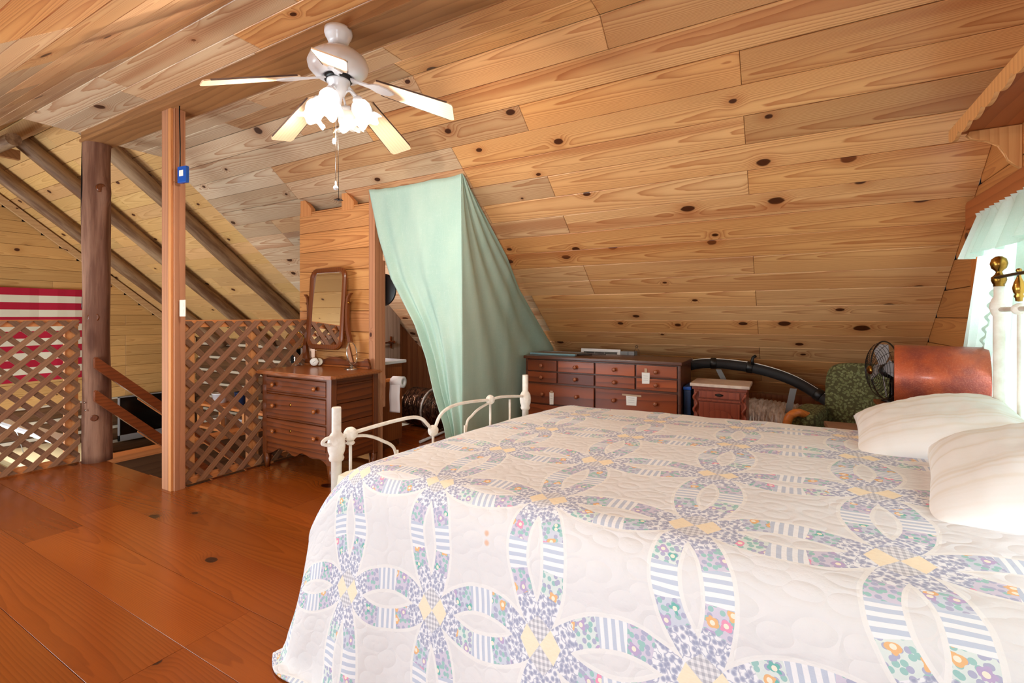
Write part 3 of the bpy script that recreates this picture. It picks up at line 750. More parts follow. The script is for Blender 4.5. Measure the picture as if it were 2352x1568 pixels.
# fluorescent fixture
fx = thing('tube_light', 'bright tube light seen through the left lattice', 'light', (-8.05, 2.22, -.25))
bm = bm_(); box(bm, -1.05, 1.05, -.07, .07, .03, .07, .006); obj('housing', bm, WHITE, fx)
for s in (-.035, .035):
    bm = bm_(); tube(bm, [(-1.0, s, .008), (1.0, s, .008)], .02, 10); obj('tube', bm, TUBE, fx)
for s in (-.8, .8):
    bm = bm_(); tube(bm, [(s, 0, .03), (s, .06, -.1), (s, .12, -.368)], .006, 6); obj('bracket', bm, GREY, fx)
cab = thing('cream_cabinet', 'tall cream cabinet seen through the left lattice under the tube light', 'cabinet', (-8.1, 2.5, -2.5))
bm = bm_(); box(bm, -1.12, 1.3, -.36, .42, .08, 1.84, .01); obj('body', bm, COUNTER, cab)
bm = bm_(); box(bm, -1.1, 1.25, -.3, .4, 0, .08, 0); obj('plinth', bm, BLACK, cab)
for k in range(4):
    bm = bm_(); box(bm, -1.13+.6*k, -.56+.6*k, -.378, -.361, .12, 1.78, .004); dd = obj('door', bm, COUNTER, cab)
    bm = bm_(); tube(bm, [(-.62+.6*k, -.379, .9), (-.62+.6*k, -.40, .92), (-.62+.6*k, -.40, 1.0), (-.62+.6*k, -.379, 1.02)], .005, 6); obj('handle', bm, STEELD, dd)
bm = bm_(); box(bm, -1.13, 1.34, -.40, .44, 1.84, 1.88, .008); obj('top_board', bm, COUNTER, cab)
stv = thing('black_stove', 'black stove pipe cabinet in front of the cream cabinet downstairs', 'stove', (-8.0, 1.75, -2.5))
bm = bm_(); box(bm, -.45, .45, -.3, .25, .1, 1.62, .03); obj('body', bm, BLACK, stv)
bm = bm_(); box(bm, -.48, .48, -.33, .28, 1.62, 1.66, .01); obj('top_plate', bm, STEELD, stv)
bm = bm_(); box(bm, -.3, .3, -.315, -.30, .6, 1.2, .01); obj('door', bm, STEELD, stv)
for a in (-.4, .4):
    for b in (-.25, .2): bm = bm_(); box(bm, a-.03, a+.03, b-.03, b+.03, 0, .1); obj('leg', bm, BLACK, stv)
shf = thing('pine_shelf_unit', 'open yellow pine shelf unit downstairs behind the right lattice', 'shelf', (-7.2, 4.35, -2.5))
for xx in (-.9, -.3, .3, .9):
    bm = bm_(); box(bm, xx-.03, xx+.03, -.2, -.14, 0, 2.35, .003); obj('upright', bm, LPOST, shf)
for zz in (.5, 1.0, 1.5, 1.95, 2.3):
    bm = bm_(); box(bm, -.98, .98, -.22, .2, zz, zz+.035, .003); obj('shelf_board', bm, LRAIL, shf)
for i, (xx, zz, ww, hh, mt, nm) in enumerate(((-.6, 2.335, .16, .14, WHITE, 'white'), (-.05, 2.335, .12, .2, NAVY, 'navy'), (.5, 2.335, .2, .1, IVORY, 'ivory'), (-.6, 1.985, .2, .12, IVORY, 'wide ivory'), (.1, 1.985, .14, .16, WHITE, 'tall white'), (.6, 1.985, .12, .1, BLUE, 'blue'), (-.1, 1.535, .2, .2, WHITE, 'big white'))):
    o = thing('storage_bin', nm+' storage bin on the %s shelf of the downstairs pine unit' % ('top' if i < 3 else 'second' if i < 6 else 'third'), 'bin', (-7.2+xx, 4.33, -2.5+zz), group='bins on the pine shelf unit')
    bm = bm_(); lathe(bm, [(ww*.6, 0), (ww*.75, hh), (ww*.78, hh), (ww*.78, hh+.012), (ww*.7, hh+.012), (ww*.66, .02), (0, .02)], 20); obj('tub', bm, mt, o)

# ------------------------------------------------------------ ceiling fan
FX, FY = -1.945, 1.655
fan = thing('ceiling_fan', 'white ceiling fan with five pale blades and frosted tulip lights', 'ceiling fan', (FX, FY, 2.62))
def fz(prof): return [(r, z-2.62) for r, z in prof]
bm = bm_(); lathe(bm, fz([(.0, 2.626), (.066, 2.626), (.067, 2.606), (.062, 2.590), (.058, 2.586), (.050, 2.566), (.038, 2.549), (.016, 2.546), (0, 2.546)]), 32); obj('canopy', bm, WHITE, fan)
bm = bm_(); lathe(bm, fz([(.013, 2.56), (.013, 2.515)]), 16); obj('downrod', bm, WHITE, fan)
bm = bm_(); lathe(bm, fz([(0, 2.528), (.04, 2.526), (.10, 2.508), (.135, 2.478), (.146, 2.450), (.140, 2.425), (.118, 2.402), (.085, 2.386), (.075, 2.386), (.07, 2.392), (0, 2.392)]), 48); obj('motor_housing', bm, WHITE, fan)
bm = bm_(); lathe(bm, fz([(0, 2.40), (.066, 2.40), (.066, 2.372), (0, 2.372)]), 32); obj('flywheel', bm, BLACK, fan)
bm = bm_(); lathe(bm, fz([(0, 2.384), (.052, 2.382), (.056, 2.374), (.056, 2.362), (.046, 2.358), (.044, 2.325), (.030, 2.30), (.018, 2.29), (.014, 2.25), (.02, 2.235), (.012, 2.215), (0, 2.213)]), 32); obj('switch_housing', bm, WHITE, fan)
for i in range(5):
    an = 28+72*i; mt = rot('Z', an)
    droop = math.atan2(2.372-2.205, .585-.10)
    base = mt @ T(.075, 0, 2.378-2.62) @ rot('Y', math.degrees(droop)) @ rot('X', -12)
    bm = bm_(); L0, L1 = .115, .53
    pts = [(L0, -.03), (L0+.015, -.048), (L0+.05, -.052), (L1-.02, -.066), (L1-.004, -.06), (L1, -.05), (L1, .05), (L1-.004, .06), (L1-.02, .066), (L0+.05, .052), (L0+.015, .048), (L0, .03)]
    prism(bm, pts, -.003, .003, 'xy'); bl = obj('blade', bm, BLADE, fan, mtx=base)
    bm = bm_()
    prism(bm, [(L0+.02, .0535), (L1-.03, .0665), (L1-.03, .069), (L0+.02, .056)], -.0035, .004, 'xy'); prism(bm, [(L0+.02, -.0535), (L1-.03, -.0665), (L1-.03, -.069), (L0+.02, -.056)], -.0035, .004, 'xy')
    obj('dusty_edge', bm, DUST, bl)
    bm = bm_(); n = 12
    out = [(-.01, .012), (.04, .010), (.09, .014), (.12, .030), (.15, .034), (.19, .024), (.22, .0)]
    poly = out + [(a, -b) for a, b in out[::-1][1:]]
    prism(bm, poly, -.011, -.0035, 'xy'); obj('blade_iron', bm, WHITE, fan, mtx=base)
shades = [(-150, 1), (-62, 1), (32, 1), (118, 0)]
for an, on in shades:
    a = math.radians(an); d = Vector((math.cos(a), math.sin(a), 0))
    p0 = d*.018+Vector((0, 0, 2.30-2.62)); p1 = d*.06+Vector((0, 0, 2.325-2.62)); p2 = d*.088+Vector((0, 0, 2.30-2.62)); p3 = d*.092+Vector((0, 0, 2.285-2.62))
    bm = bm_(); tube(bm, [p0, p0.lerp(p1, .5)+Vector((0, 0, .008)), p1, p2, p3], .006, 8); obj('lamp_arm', bm, WHITE, fan)
    dirn = (d*.42+Vector((0, 0, -1))).normalized(); mt = align(p3, dirn)
    bm = bm_(); lathe(bm, [(0, -.005), (.022, -.004), (.026, .004), (.024, .018), (0, .018)], 20, mt); obj('socket_cup', bm, WHITE, fan)
    bm = bm_(); prof = [(.018, .015), (.036, .026), (.045, .045), (.045, .065), (.040, .085), (.042, .100), (.056, .112), (.072, .118)]
    def wv(j, an_, r, z):
        k = max(0, (j-4)/3); return r*(1+.10*k*math.cos(6*an_)), z+.010*k*math.cos(6*an_)
    lathe(bm, prof, 48, mt, wave=wv); sh = obj('glass_shade', bm, SHADE_ON if on else SHADE_OFF, fan); md = sh.modifiers.new('s', 'SOLIDIFY'); md.thickness = .002
    bm = bm_(); lathe(bm, [(0, .03), (.014, .04), (.022, .06), (.018, .078), (0, .086)], 16, mt); obj('bulb', bm, SHADE_ON if on else IVORY, fan)
    if on:
        ld = bpy.data.lights.new('fan_bulb', 'POINT'); ld.energy = 16; ld.color = (1, .93, .82); ld.shadow_soft_size = .02
        lo = bpy.data.objects.new('fan_bulb', ld); C.objects.link(lo); lo.parent = fan; lo.location = mt @ Vector((0, 0, .135))
for dx, dy, zb, nm in ((-.018, -.012, 2.065, 'acorn_pull'), (.004, -.02, 1.835, 'crystal_pull')):
    bm = bm_(); tube(bm, [(dx, dy, 2.24-2.62), (dx, dy, zb+.02-2.62)], .0016, 5); obj('pull_chain', bm, BRASS if nm[0] == 'a' else CHROME, fan)
    bm = bm_(); lathe(bm, [(0, .022), (.004, .02), (.007, .012), (.008, 0), (.005, -.008), (0, -.01)] if nm[0] == 'a' else [(0, .032), (.004, .03), (.004, .012), (.009, .008), (.013, 0), (.009, -.009), (0, -.013)], 16, T(dx, dy, zb-2.62)); obj(nm, bm, WHITE if nm[0] == 'a' else PORC, fan)
bm = bm_(); tube(bm, [(-.022, .015, 2.24-2.62), (-.022, .02, 1.79-2.62)], .0014, 5); obj('pull_chain', bm, STEELD, fan)
bm = bm_()
for a in range(0, 360, 72):
    ca, sa = math.cos(math.radians(a)), math.sin(math.radians(a)); prism(bm, [(-.022+ca*.004-sa*.003, .02+sa*.004+ca*.003), (-.022+ca*.02-sa*.005, .02+sa*.02+ca*.005), (-.022+ca*.022+sa*.004, .02+sa*.022-ca*.004), (-.022+ca*.004+sa*.003, .02+sa*.004-ca*.003)], 1.785-2.62, 1.788-2.62, 'xy')
obj('fan_pendant', bm, STEELD, fan)

# ------------------------------------------------------------ green curtain
def gc_left(z):
    pts = [(2.256, -2.973), (1.836, -2.851), (1.497, -2.71), (1.27, -2.551), (1.137, -2.455), (.89, -2.336), (.635, -2.253), (.40, -2.152), (0, -2.06)]
    for (z1, x1), (z2, x2) in zip(pts, pts[1:]):
        if z >= z2: return x1+(x2-x1)*(z1-z)/(z1-z2)
    return -2.06
cur = thing('green_curtain', 'mint green sheet hung from the sloping ceiling as a corner curtain', 'curtain', (-2.04, 2.85, 0))
def sheet(name, fn, nu, nv, mat, parent, th=.0015):
    bm = bm_(); g = [[bm.verts.new(fn(i/nu, j/nv)) for j in range(nv+1)] for i in range(nu+1)]
    for i in range(nu):
        for j in range(nv): f = bm.faces.new((g[i][j], g[i+1][j], g[i+1][j+1], g[i][j+1])); f.smooth = True
    o = obj(name, bm, mat, parent, smooth=True)
    if th: md = o.modifiers.new('s', 'SOLIDIFY'); md.thickness = th
    return o
def front(u, v):
    z = .03+(2.232-.012*math.sin(u*PI)-.006*abs(math.sin(u*9))-.03)*v
    xl = gc_left(z); x = xl+(-2.045-xl)*u
    k = (1-v)
    comp = 1-(-2.045-xl)/.93                      # how much the cloth is gathered
    bunch = math.exp(-((u)/.35)**2)
    y = 2.835 - .020*math.sin(u*11+1.2)*(.35+k) - .030*bunch*math.sin(u*38)*(.15+comp) - .010*math.sin(u*23+v*3)*(.3+k)
    y -= .012*math.sin((u*5+v*2.5))*k
    return (x+2.04, y-2.85, z)
sheet('front_drop', front, 90, 60, GREENC, cur)
def side(u, v):
    z = .03+v*2.2
    # top follows the slope
    ymax = min((4.562-max(z, .86))/.82, 4.50)
    zz = z
    y = 2.84+(ymax-2.84)*u
    f = math.sin(u*9+v*2)*.018*(1-v*.6)+math.sin(u*26+v*7)*.010
    diag = .022*math.sin((y-2.85)*7-(2.25-z)*7.5)*u
    if z > 2.2: f *= .3; diag *= .3
    return (-.004+f*min(1, u*6)+diag*.8-.05*max(0, min(1, (y-3.5)/.3)), y-2.85, zz)
sheet('side_drop', side, 80, 70, GREENC, cur)
bm = bm_(); box(bm, gc_left(1.12)+2.04-.02, gc_left(1.12)+2.04+.012, -.03, -.024, 1.12, 1.155, .002); obj('tag_loop', bm, GREENC, cur)

# ------------------------------------------------------------ nook contents
van = thing('bathroom_vanity', 'brown vanity with white sink top in the nook behind the partition', 'vanity', (-3.5, 3.2, 0))
bm = bm_(); box(bm, -.34, .35, -.24, .22, .06, .765, .004); obj('cabinet', bm, VANW, van)
bm = bm_(); box(bm, -.33, .33, -.2, .2, 0, .06); obj('plinth', bm, OAK, van)
bm = bm_(); box(bm, -.345, .385, -.27, .245, .765, .795, .008); obj('sink_top', bm, PORC, van)
bm = bm_(); lathe(bm, [(.17, .797), (.165, .80), (.15, .797), (0, .797)], 28, T(0, 0, 0)); obj('basin_rim', bm, PORC, van)
tb = thing('towel_bar', 'brown wooden towel bar on the whitewashed nook wall', 'towel bar', (-3.855, 3.9, .91))
bm = bm_(); tube(bm, [(.05, -.5, 0), (.05, .1, 0)], .010, 10); obj('rod', bm, OAKY, tb)
for yy in (.10, -.46):
    bm = bm_(); box(bm, 0, .012, yy-.012, yy+.012, -.065, .065, .003); box(bm, 0, .012, yy-.035, yy+.06, -.014, .014, .003); box(bm, .012, .06, yy-.012, yy+.012, -.012, .012, .003); obj('bracket', bm, OAKY, tb)
tp = thing('toilet_roll_holder', 'honey wood toilet roll holder on the end stud of the partition', 'holder', (-2.93, 2.952, .66))
bm = bm_(); box(bm, -.02, .02, 0, .012, -.05, .05, .003); box(bm, -.014, .014, .012, .09, -.014, .014, .004); obj('bracket', bm, ORANGEW, tp)
bm = bm_(); tube(bm, [(-.01, .075, 0), (.0, .09, 0), (.10, .11, 0)], .010, 10); obj('spindle', bm, STEELD, tp)
tr = thing('toilet_roll', 'white toilet roll with a hanging tail beside the partition end', 'toilet roll', (-2.862, 3.055, .645))
bm = bm_(); mt = align((-.045, -.005, 0), (.98, .17, 0)); lathe(bm, [(.018, 0), (.048, 0), (.048, .1), (.018, .1), (.018, 0)], 32, mt); obj('roll', bm, TISSUE, tr)
def tail(u, v): return Vector((-.045+.1*u, -.052+.017*u+.003*math.sin(v*9), .02-.27*v)) if v > .02 else Vector((-.045+.1*u, -.04+.017*u, .035))
sheet('tail', tail, 4, 18, TISSUE, tr, .001)
hat = thing('black_hat', 'black round hat hanging on the back of the partition end', 'hat', (-2.93, 2.965, 1.42))
bm = bm_(); lathe(bm, [(.0, .09), (.055, .085), (.07, .06), (.075, .012), (.13, .008), (.135, .0), (.12, -.004), (0, -.004)], 32, align((0, 0, 0), (0, 1, 0))); obj('felt', bm, BLACK, hat)
def duct(name, label, pts, r, mat, strap=()):
    o = thing(name, label, 'duct', pts[0]); b = Vector(pts[0]); bm = bm_(); P = []; rr = []
    tot = len(pts)-1; N = 90
    for i in range(N+1):
        t = i/N*tot; k = min(int(t), tot-1); f = t-k; P.append(Vector(pts[k]).lerp(Vector(pts[k+1]), f)-b); rr.append(r*(1+.03*math.sin(i*2.1)+.02*mnoise.noise(Vector((i*.3, 0, 0)))))
    tube(bm, P, rr, 22); obj('sleeve', bm, mat, o); return o, b
o, b = duct('insulated_duct', 'shiny dark film covered duct on the nook floor left of the curtain', [(-3.62, 4.12, .21), (-3.3, 4.08, .21), (-2.5, 4.15, .21), (-2.1, 4.2, .21)], .2, FOILB)
bm = bm_(); tube(bm, [(.30+.01*math.sin(a), .0+.207*math.cos(a)-.03, .207*math.sin(a)) for a in [2*PI*i/32 for i in range(32)]], .012, 6, closed=True); obj('foil_tape', bm, FOIL, o)
o, b = duct('foil_duct', 'silver foil insulated duct lying along the eave right of the nightstand', [(-.72, 4.36, .34), (-.2, 4.33, .34), (.1, 4.30, .32), (.45, 4.27, .27)], .20, FOIL)
bm = bm_(); tube(bm, [(-3.0, 3.5, .02), (-3.05, 3.95, .02), (-2.2, 3.98, .02)], .014, 8); tag(obj('white_pipe', bm, WHITE), 'thin white pipe along the nook floor', 'pipe')

# ------------------------------------------------------------ dresser
DX0, DX1, DY0, DY1 = -3.635, -2.83, 2.345, 2.80
dr = thing('oak_dresser', 'dark oak dresser with scalloped apron and swing mirror beside the stair lattice', 'dresser', (-3.245, 2.57, 0)); DB = (-3.245, 2.57, 0)
def D(name, x0, x1, y0, y1, z0, z1, mat, bev=.004): return bx(dr, name, DB, x0, x1, y0, y1, z0, z1, mat, bev)
bm = bm_(); ov = [(DX0-.04, DY0-.03), (DX0-.01, DY0-.05), (DX1-.03, DY0-.05), (DX1+.03, DY0-.03), (DX1+.04, DY0+.01), (DX1+.03, DY1+.01), (DX0-.03, DY1+.01)]
prism(bm, [(a+3.245, b-2.57) for a, b in ov], .748, .775, 'xy'); bmesh.ops.bevel(bm, geom=[e for e in bm.edges if abs(e.verts[0].co.z-e.verts[1].co.z) < 1e-6], offset=.008, segments=2, affect='EDGES'); obj('top', bm, OAKTOP, dr)
for x0, x1 in ((DX0, DX0+.055), (DX1-.055, DX1)):
    for y0, y1 in ((DY0, DY0+.05), (DY1-.05, DY1)):
        bm = bm_(); box(bm, x0-DB[0], x1-DB[0], y0-DB[1], y1-DB[1], .12, .748, .004)
        cx, cy = (x0+x1)/2-DB[0], (y0+y1)/2-DB[1]; lathe(bm, [(.018, 0), (.022, .03), (.034, .121), (0, .121)], 4, T(cx, cy, 0) @ rot('Z', 45)); obj('leg', bm, OAKZ, dr)
D('back_panel', DX0+.02, DX1-.02, DY1-.015, DY1-.005, .15, .745, OAK)
for x0 in (DX0+.012, DX1-.027):
    for i, (za, zb) in enumerate(((.70, .745), (.56, .70), (.42, .558), (.28, .418), (.16, .278))): D('side_board', x0, x0+.015, DY0+.048, DY1-.048, za+.001, zb-.001, OAKY, .003)
D('rail', DX0+.05, DX1-.05, DY0+.004, DY0+.03, .595, .612, OAK); D('rail', DX0+.05, DX1-.05, DY0+.004, DY0+.03, .725, .748, OAK)
D('rail', DX0+.05, DX1-.05, DY0+.004, DY0+.03, .40, .415, OAK)
for zf, (za, zb) in enumerate(((.614, .724), (.417, .593), (.215, .398))):
    bm = bm_(); box(bm, DX0+.057-DB[0], DX1-.057-DB[0], DY0-.004-DB[1], DY0+.018-DB[1], za, zb, .004)
    d = obj('drawer', bm, OAK, dr)
    bm = bm_(); box(bm, DX0+.08-DB[0], DX1-.08-DB[0], DY0+.02-DB[1], DY1-.03-DB[1], za+.01, zb-.02); obj('drawer_box', bm, OAKY, d)
    for xx in (DX0+.16, DX1-.16):
        bm = bm_(); lathe(bm, [(.008, 0), (.008, .012), (.018, .018), (.017, .027), (0, .031)], 16, align((xx-DB[0], DY0-.004-DB[1], (za+zb)/2), (0, -1, 0))); obj('knob', bm, OAKTOP, d)
    if zf:
        bm = bm_(); lathe(bm, [(.012, 0), (.010, .003), (0, .004)], 10, align(((DX0+DX1)/2-.05-DB[0], DY0-.004-DB[1], (za+zb)/2+.02), (0, -1, 0))); obj('keyhole_plate', bm, BRASS, d)
ap = [(DX0+.05, .215), (DX1-.05, .215)]; n = 40
for i in range(n+1):
    t = i/n; xx = DX1-.05+(DX0-DX1+.10)*t
    ap.append((xx, .17-.045*(1-abs(2*t-1))**.0*(.5+.5*math.cos(t*PI*2))*0 - .03*math.exp(-((t-.5)/.08)**2) - .05*(abs(2*t-1)**3) + .012*math.sin(t*PI*6)))
bm = bm_(); prism(bm, [(a-DB[0], b) for a, b in ap], DY0+.005-DB[1], DY0+.022-DB[1], 'xz'); obj('apron', bm, OAK, dr)
D('side_apron', DX1-.027, DX1-.012, DY0+.048, DY1-.048, .13, .165, OAKY); D('bottom_board', DX0+.03, DX1-.03, DY0+.03, DY1-.02, .155, .17, OAK, .002)
# harp and mirror
bm = bm_(); pf = []
bx0, bx1 = -3.72, -2.90
N = 60
for i in range(N+1):
    t = i/N; zz = .85+.0*t
    e = abs(2*t-1)
    zz = .835 + .012*math.cos(t*PI*4) + .012*math.exp(-((t-.5)/.14)**2)
    if e > .84: zz = .847+.012*math.sin((e-.84)/.16*PI)-.055*max(0, (e-.92)/.08)**2
    pf.append((bx0+(bx1-bx0)*t-DB[0], zz))
prism(bm, [(bx1-DB[0], .777), (bx0-DB[0], .777)]+pf, 2.775-DB[1], 2.795-DB[1], 'xz'); obj('back_rail', bm, OAK, dr)
D('mirror_base_strip', -3.70, -2.92, 2.77, 2.80, .776, .79, OAKTOP, .002)
mir = bpy.data.objects.new('mirror', None); C.objects.link(mir); mir.parent = dr; mir.location = (-3.375-DB[0], 2.745-DB[1], 1.265); mir.rotation_euler = (math.radians(-4), 0, 0)
def rrect(w, h, r, n=8):
    p = []
    for cx, cy, a0 in ((w-r, h-r, 0), (-w+r, h-r, 90), (-w+r, -h+r, 180), (w-r, -h+r, 270)):
        for k in range(n+1): a = math.radians(a0+90*k/n); p.append((cx+r*math.cos(a), cy+r*math.sin(a)))
    return p
bm = bm_(); A = rrect(.222, .345, .085); Bp = rrect(.180, .303, .05); n = len(A)
rings = []
for poly, yy in ((A, .012), (A, -.004), (rrect(.212, .335, .078), -.014), (rrect(.192, .315, .06), -.014), (Bp, -.004), (Bp, .012)):
    rings.append([bm.verts.new((a, yy, b)) for a, b in poly])
for i in range(len(rings)):
    Aa, Bb = rings[i], rings[(i+1) % len(rings)]
    for k in range(n): bm.faces.new((Aa[k], Aa[(k+1) % n], Bb[(k+1) % n], Bb[k]))
obj('frame', bm, OAKZ, mir)
bm = bm_(); prism(bm, rrect(.182, .305, .05), .0, .006, 'xz'); obj('glass', bm, MIRROR, mir)
for s in (-1, 1):
    bm = bm_(); cl = []
    for t in [i/24 for i in range(25)]:
        z = .83+.56*t; x = .262+.035*math.exp(-((t-.22)/.22)**2)-.02*math.sin(t*PI)+ (.035*((t-.9)/.1)**2 if t > .9 else 0) - .012*t
        cl.append((x, z, .020*(1-.55*t)+.012*math.exp(-((t)/.15)**2)))
    poly = [(s*(x+w_), z) for x, z, w_ in cl]+[(s*(x-w_), z) for x, z, w_ in cl[::-1]]
    prism(bm, [(a-3.375-DB[0], b) for a, b in poly], 2.745-DB[1], 2.772-DB[1], 'xz'); obj('mirror_arm', bm, OAKZ, dr)
    bm = bm_(); lathe(bm, [(.010, -.02), (.010, .03), (0, .03)], 10, align((-3.375+s*.235-DB[0], 2.755-DB[1], 1.31), (s, 0, 0))); obj('pivot', bm, BRASS, dr)
# things on the dresser
def standmirror(label, loc, rz, rx_, rzr, zc, tilt, base):
    o = thing('vanity_mirror', label, 'mirror', loc, rz)
    bm = bm_(); lathe(bm, [(base, 0), (base, .005), (base*.6, .012), (.008, .02), (.006, .03), (.012, .04), (.006, .05), (.013, .062), (.006, .078), (.009, zc-rzr-.01), (0, zc-rzr-.005)], 24); obj('pedestal', bm, CHROME, o)
    mt = T(0, 0, zc) @ rot('X', tilt)
    bm = bm_(); pts = [mt @ Vector((rx_*math.cos(a), 0, rzr*math.sin(a))) for a in [2*PI*i/40 for i in range(40)]]; tube(bm, pts, .006, 8, closed=True); obj('rim', bm, BRASS, o)
    bm = bm_(); prism(bm, [(rx_*.97*math.cos(2*PI*i/40), rzr*.97*math.sin(2*PI*i/40)) for i in range(40)], -.002, .003, 'xz', mt); obj('glass', bm, MIRROR, o)
standmirror('round metal vanity mirror on the left of the dresser top', (-3.72, 2.70, .775), math.radians(52), .074, .074, .213, 0, .05)
standmirror('oval metal vanity mirror turned sideways on the right of the dresser top', (-3.045, 2.725, .775), math.radians(-22), .045, .092, .123, 0, .062) if False else None
o = thing('vanity_mirror', 'oval metal vanity mirror turned sideways on the right of the dresser top', 'mirror', (-3.045, 2.725, .775), math.radians(100))
bm = bm_(); lathe(bm, [(.062, 0), (.058, .006), (.03, .012), (.02, .02), (.012, .03), (0, .032)], 28); obj('pedestal', bm, CHROME, o)
mt = T(0, 0, .125) @ rot('X', -8)
bm = bm_(); tube(bm, [mt @ Vector((.06*math.cos(a), 0, .092*math.sin(a))) for a in [2*PI*i/40 for i in range(40)]], .006, 8, closed=True); obj('rim', bm, CHROME, o)
bm = bm_(); prism(bm, [(.058*math.cos(2*PI*i/40), .09*math.sin(2*PI*i/40)) for i in range(40)], -.002, .004, 'xz', mt); obj('glass', bm, MIRROR, o)
ck = thing('alarm_clock', 'small round white-faced clock on the dresser top', 'clock', (-3.465, 2.70, .778), math.radians(38))
bm = bm_(); lathe(bm, [(.034, -.018), (.038, -.014), (.038, .012), (.034, .016), (.0, .012)], 28, align((0, 0, .038), (0, -1, 0))); obj('case', bm, CHROME, ck)
bm = bm_(); lathe(bm, [(.032, 0), (.032, .002), (0, .002)], 28, align((0, -.0165, .038), (0, -1, 0))); obj('face', bm, PAPER, ck)
for a, l in ((50, .018), (-130, .014)):
    bm = bm_(); box(bm, -.001, .001, -.0195, -.0188, 0, l, 0, T(0, 0, .038) @ rot('Y', a)); obj('hand', bm, BLACK, ck)
bm = bm_(); lathe(bm, [(.03, 0), (.03, .02), (0, .022)], 24, align((.03, .012, .036), (0, 1, 0))); obj('rear_cap', bm, IVORY, ck)

# ------------------------------------------------------------ chest of drawers
CX0, CX1, CY0, CY1 = -2.02, -.70, 3.775, 4.23
ch = thing('long_chest', 'long reddish chest of drawers with round wooden knobs and taped paper notes against the slope', 'chest of drawers', ((CX0+CX1)/2, 4.0, 0)); CB = ((CX0+CX1)/2, 4.0, 0)
def Cc(name, x0, x1, y0, y1, z0, z1, mat, bev=.003, par=None, color=None): return bx(par or ch, name, CB, x0, x1, y0, y1, z0, z1, mat, bev, color)
Cc('top', CX0-.015, CX1+.012, CY0-.02, CY1, .828, .855, MAPLED, .006)
Cc('side', CX0, CX0+.02, CY0, CY1-.02, .05, .828, MAPLED); Cc('side', CX1-.02, CX1, CY0, CY1-.02, .05, .828, MAPLED)
Cc('back_panel', CX0+.02, CX1-.02, CY1-.03, CY1-.02, .05, .828, MAPLED); Cc('carcass', CX0+.02, CX1-.02, CY0+.012, CY1-.03, .05, .825, MAPLED, 0)
Cc('plinth', CX0, CX1, CY0+.01, CY1-.03, 0, .05, MAPLED)
cols = [-2.005, -1.713, -1.377, -1.041, -.72]
KNOBW = plain('brown_knob', S(150, 84, 50), .3, coat=.3)
def cdr(x0, x1, z0, z1, knobs):
    k = R.uniform(.85, 1.12); d = Cc('drawer', x0+.007, x1-.007, CY0-.006, CY0+.012, z0+.004, z1-.004, MAPLE, .004, color=(k, k, k, 1))
    for kx in knobs:
        bm = bm_(); lathe(bm, [(.008, 0), (.007, .010), (.016, .016), (.017, .024), (.010, .031), (0, .032)], 16, align((kx-CB[0], CY0-.006-CB[1], (z0+z1)/2), (0, -1, 0))); obj('knob', bm, KNOBW, d)
for a, b in zip(cols, cols[1:]):
    cdr(a, b, .722, .822, [(a+b)/2]); cdr(a, b, .622, .719, [(a+b)/2])
for a, b in ((cols[0], cols[2]), (cols[2], cols[4])):
    for za, zb in ((.44, .612), (.25, .435), (.06, .245)): cdr(a, b, za, zb, [a+(b-a)*.25, a+(b-a)*.75])
def note(label, x0, x1, z0, z1, tape, y=CY0-.0085):
    o = thing('paper_note', label, 'note', ((x0+x1)/2, y, z0), group='paper notes taped to the long chest')
    bm = bm_(); w_ = (x1-x0)/2; prism(bm, [(-w_*.92, 0), (w_*.9, .003), (w_, z1-z0), (-w_, z1-z0)], -.001, 0, 'xz'); obj('sheet', bm, PAPER, o)
    for k in range(3 if z1-z0 > .06 else 0):
        bm = bm_(); box(bm, -w_*.6, w_*.55, -.0016, -.0011, (z1-z0)*(.3+.2*k), (z1-z0)*(.3+.2*k)+.0015); obj('written_line', bm, GREY, o)
    bm = bm_(); box(bm, tape[0], tape[1], -.0022, -.0012, tape[2]+0, tape[3]); obj('tape', bm, TAPE, o)
note('white paper note taped over the two small drawers at the right', -.99, -.928, .675, .762, (-.01, .01, .085, .12), CY0-.0085)
note('square white paper note taped between the knobs of the wide right drawer', -1.115, -1.028, .495, .58, (-.075, .078, .075, .088))
note('narrow white paper strip taped on the wide left drawer', -1.785, -1.745, .44, .545, (-.012, .012, .1, .12))
pf_ = thing('picture_frame', 'blue-edged framed picture lying flat on the left of the long chest', 'picture frame', (-1.82, 4.03, .856))
bm = bm_(); box(bm, -.21, .21, -.13, .13, 0, .008, .002); obj('backing', bm, LEDGE, pf_)
for a in ((-.22, .22, -.14, -.12), (-.22, .22, .12, .14), (-.22, -.2, -.12, .12), (.2, .22, -.12, .12)):
    bm = bm_(); box(bm, a[0], a[1], a[2], a[3], 0, .014, .002); obj('moulding', bm, plain('pale_blue_paint', S(120, 160, 172), .5) if a[0] == -.22 and a[2] == -.14 else STRAP, pf_)
lv = thing('small_tool', 'slim dark metal tool lying on the long chest beside the picture frame', 'tool', (-1.50, 3.98, .858), math.radians(22))
bm = bm_(); tube(bm, [(-.12, 0, .006), (.02, 0, .006)], .006, 8); obj('handle', bm, STEELD, lv)
bm = bm_(); tube(bm, [(.02, 0, .006), (.14, .0, .008)], .003, 8); obj('shaft', bm, STEELD, lv)
pln = thing('duct_plenum', 'grey board plenum box at the foot of the slope behind the long chest', 'plenum', (-1.5, 4.42, 0))
bm = bm_(); prism(bm, [(-.18, 0), (.25, 0), (.25, .60), (.10, .838), (-.18, .838)], -.50, .42, 'yz'); obj('box', bm, LEDGE, pln)
vt = thing('vent_grille', 'white vent grille standing behind the long chest', 'vent', (-1.55, 4.40, .838)); vt.rotation_euler = (math.radians(-18), 0, 0)
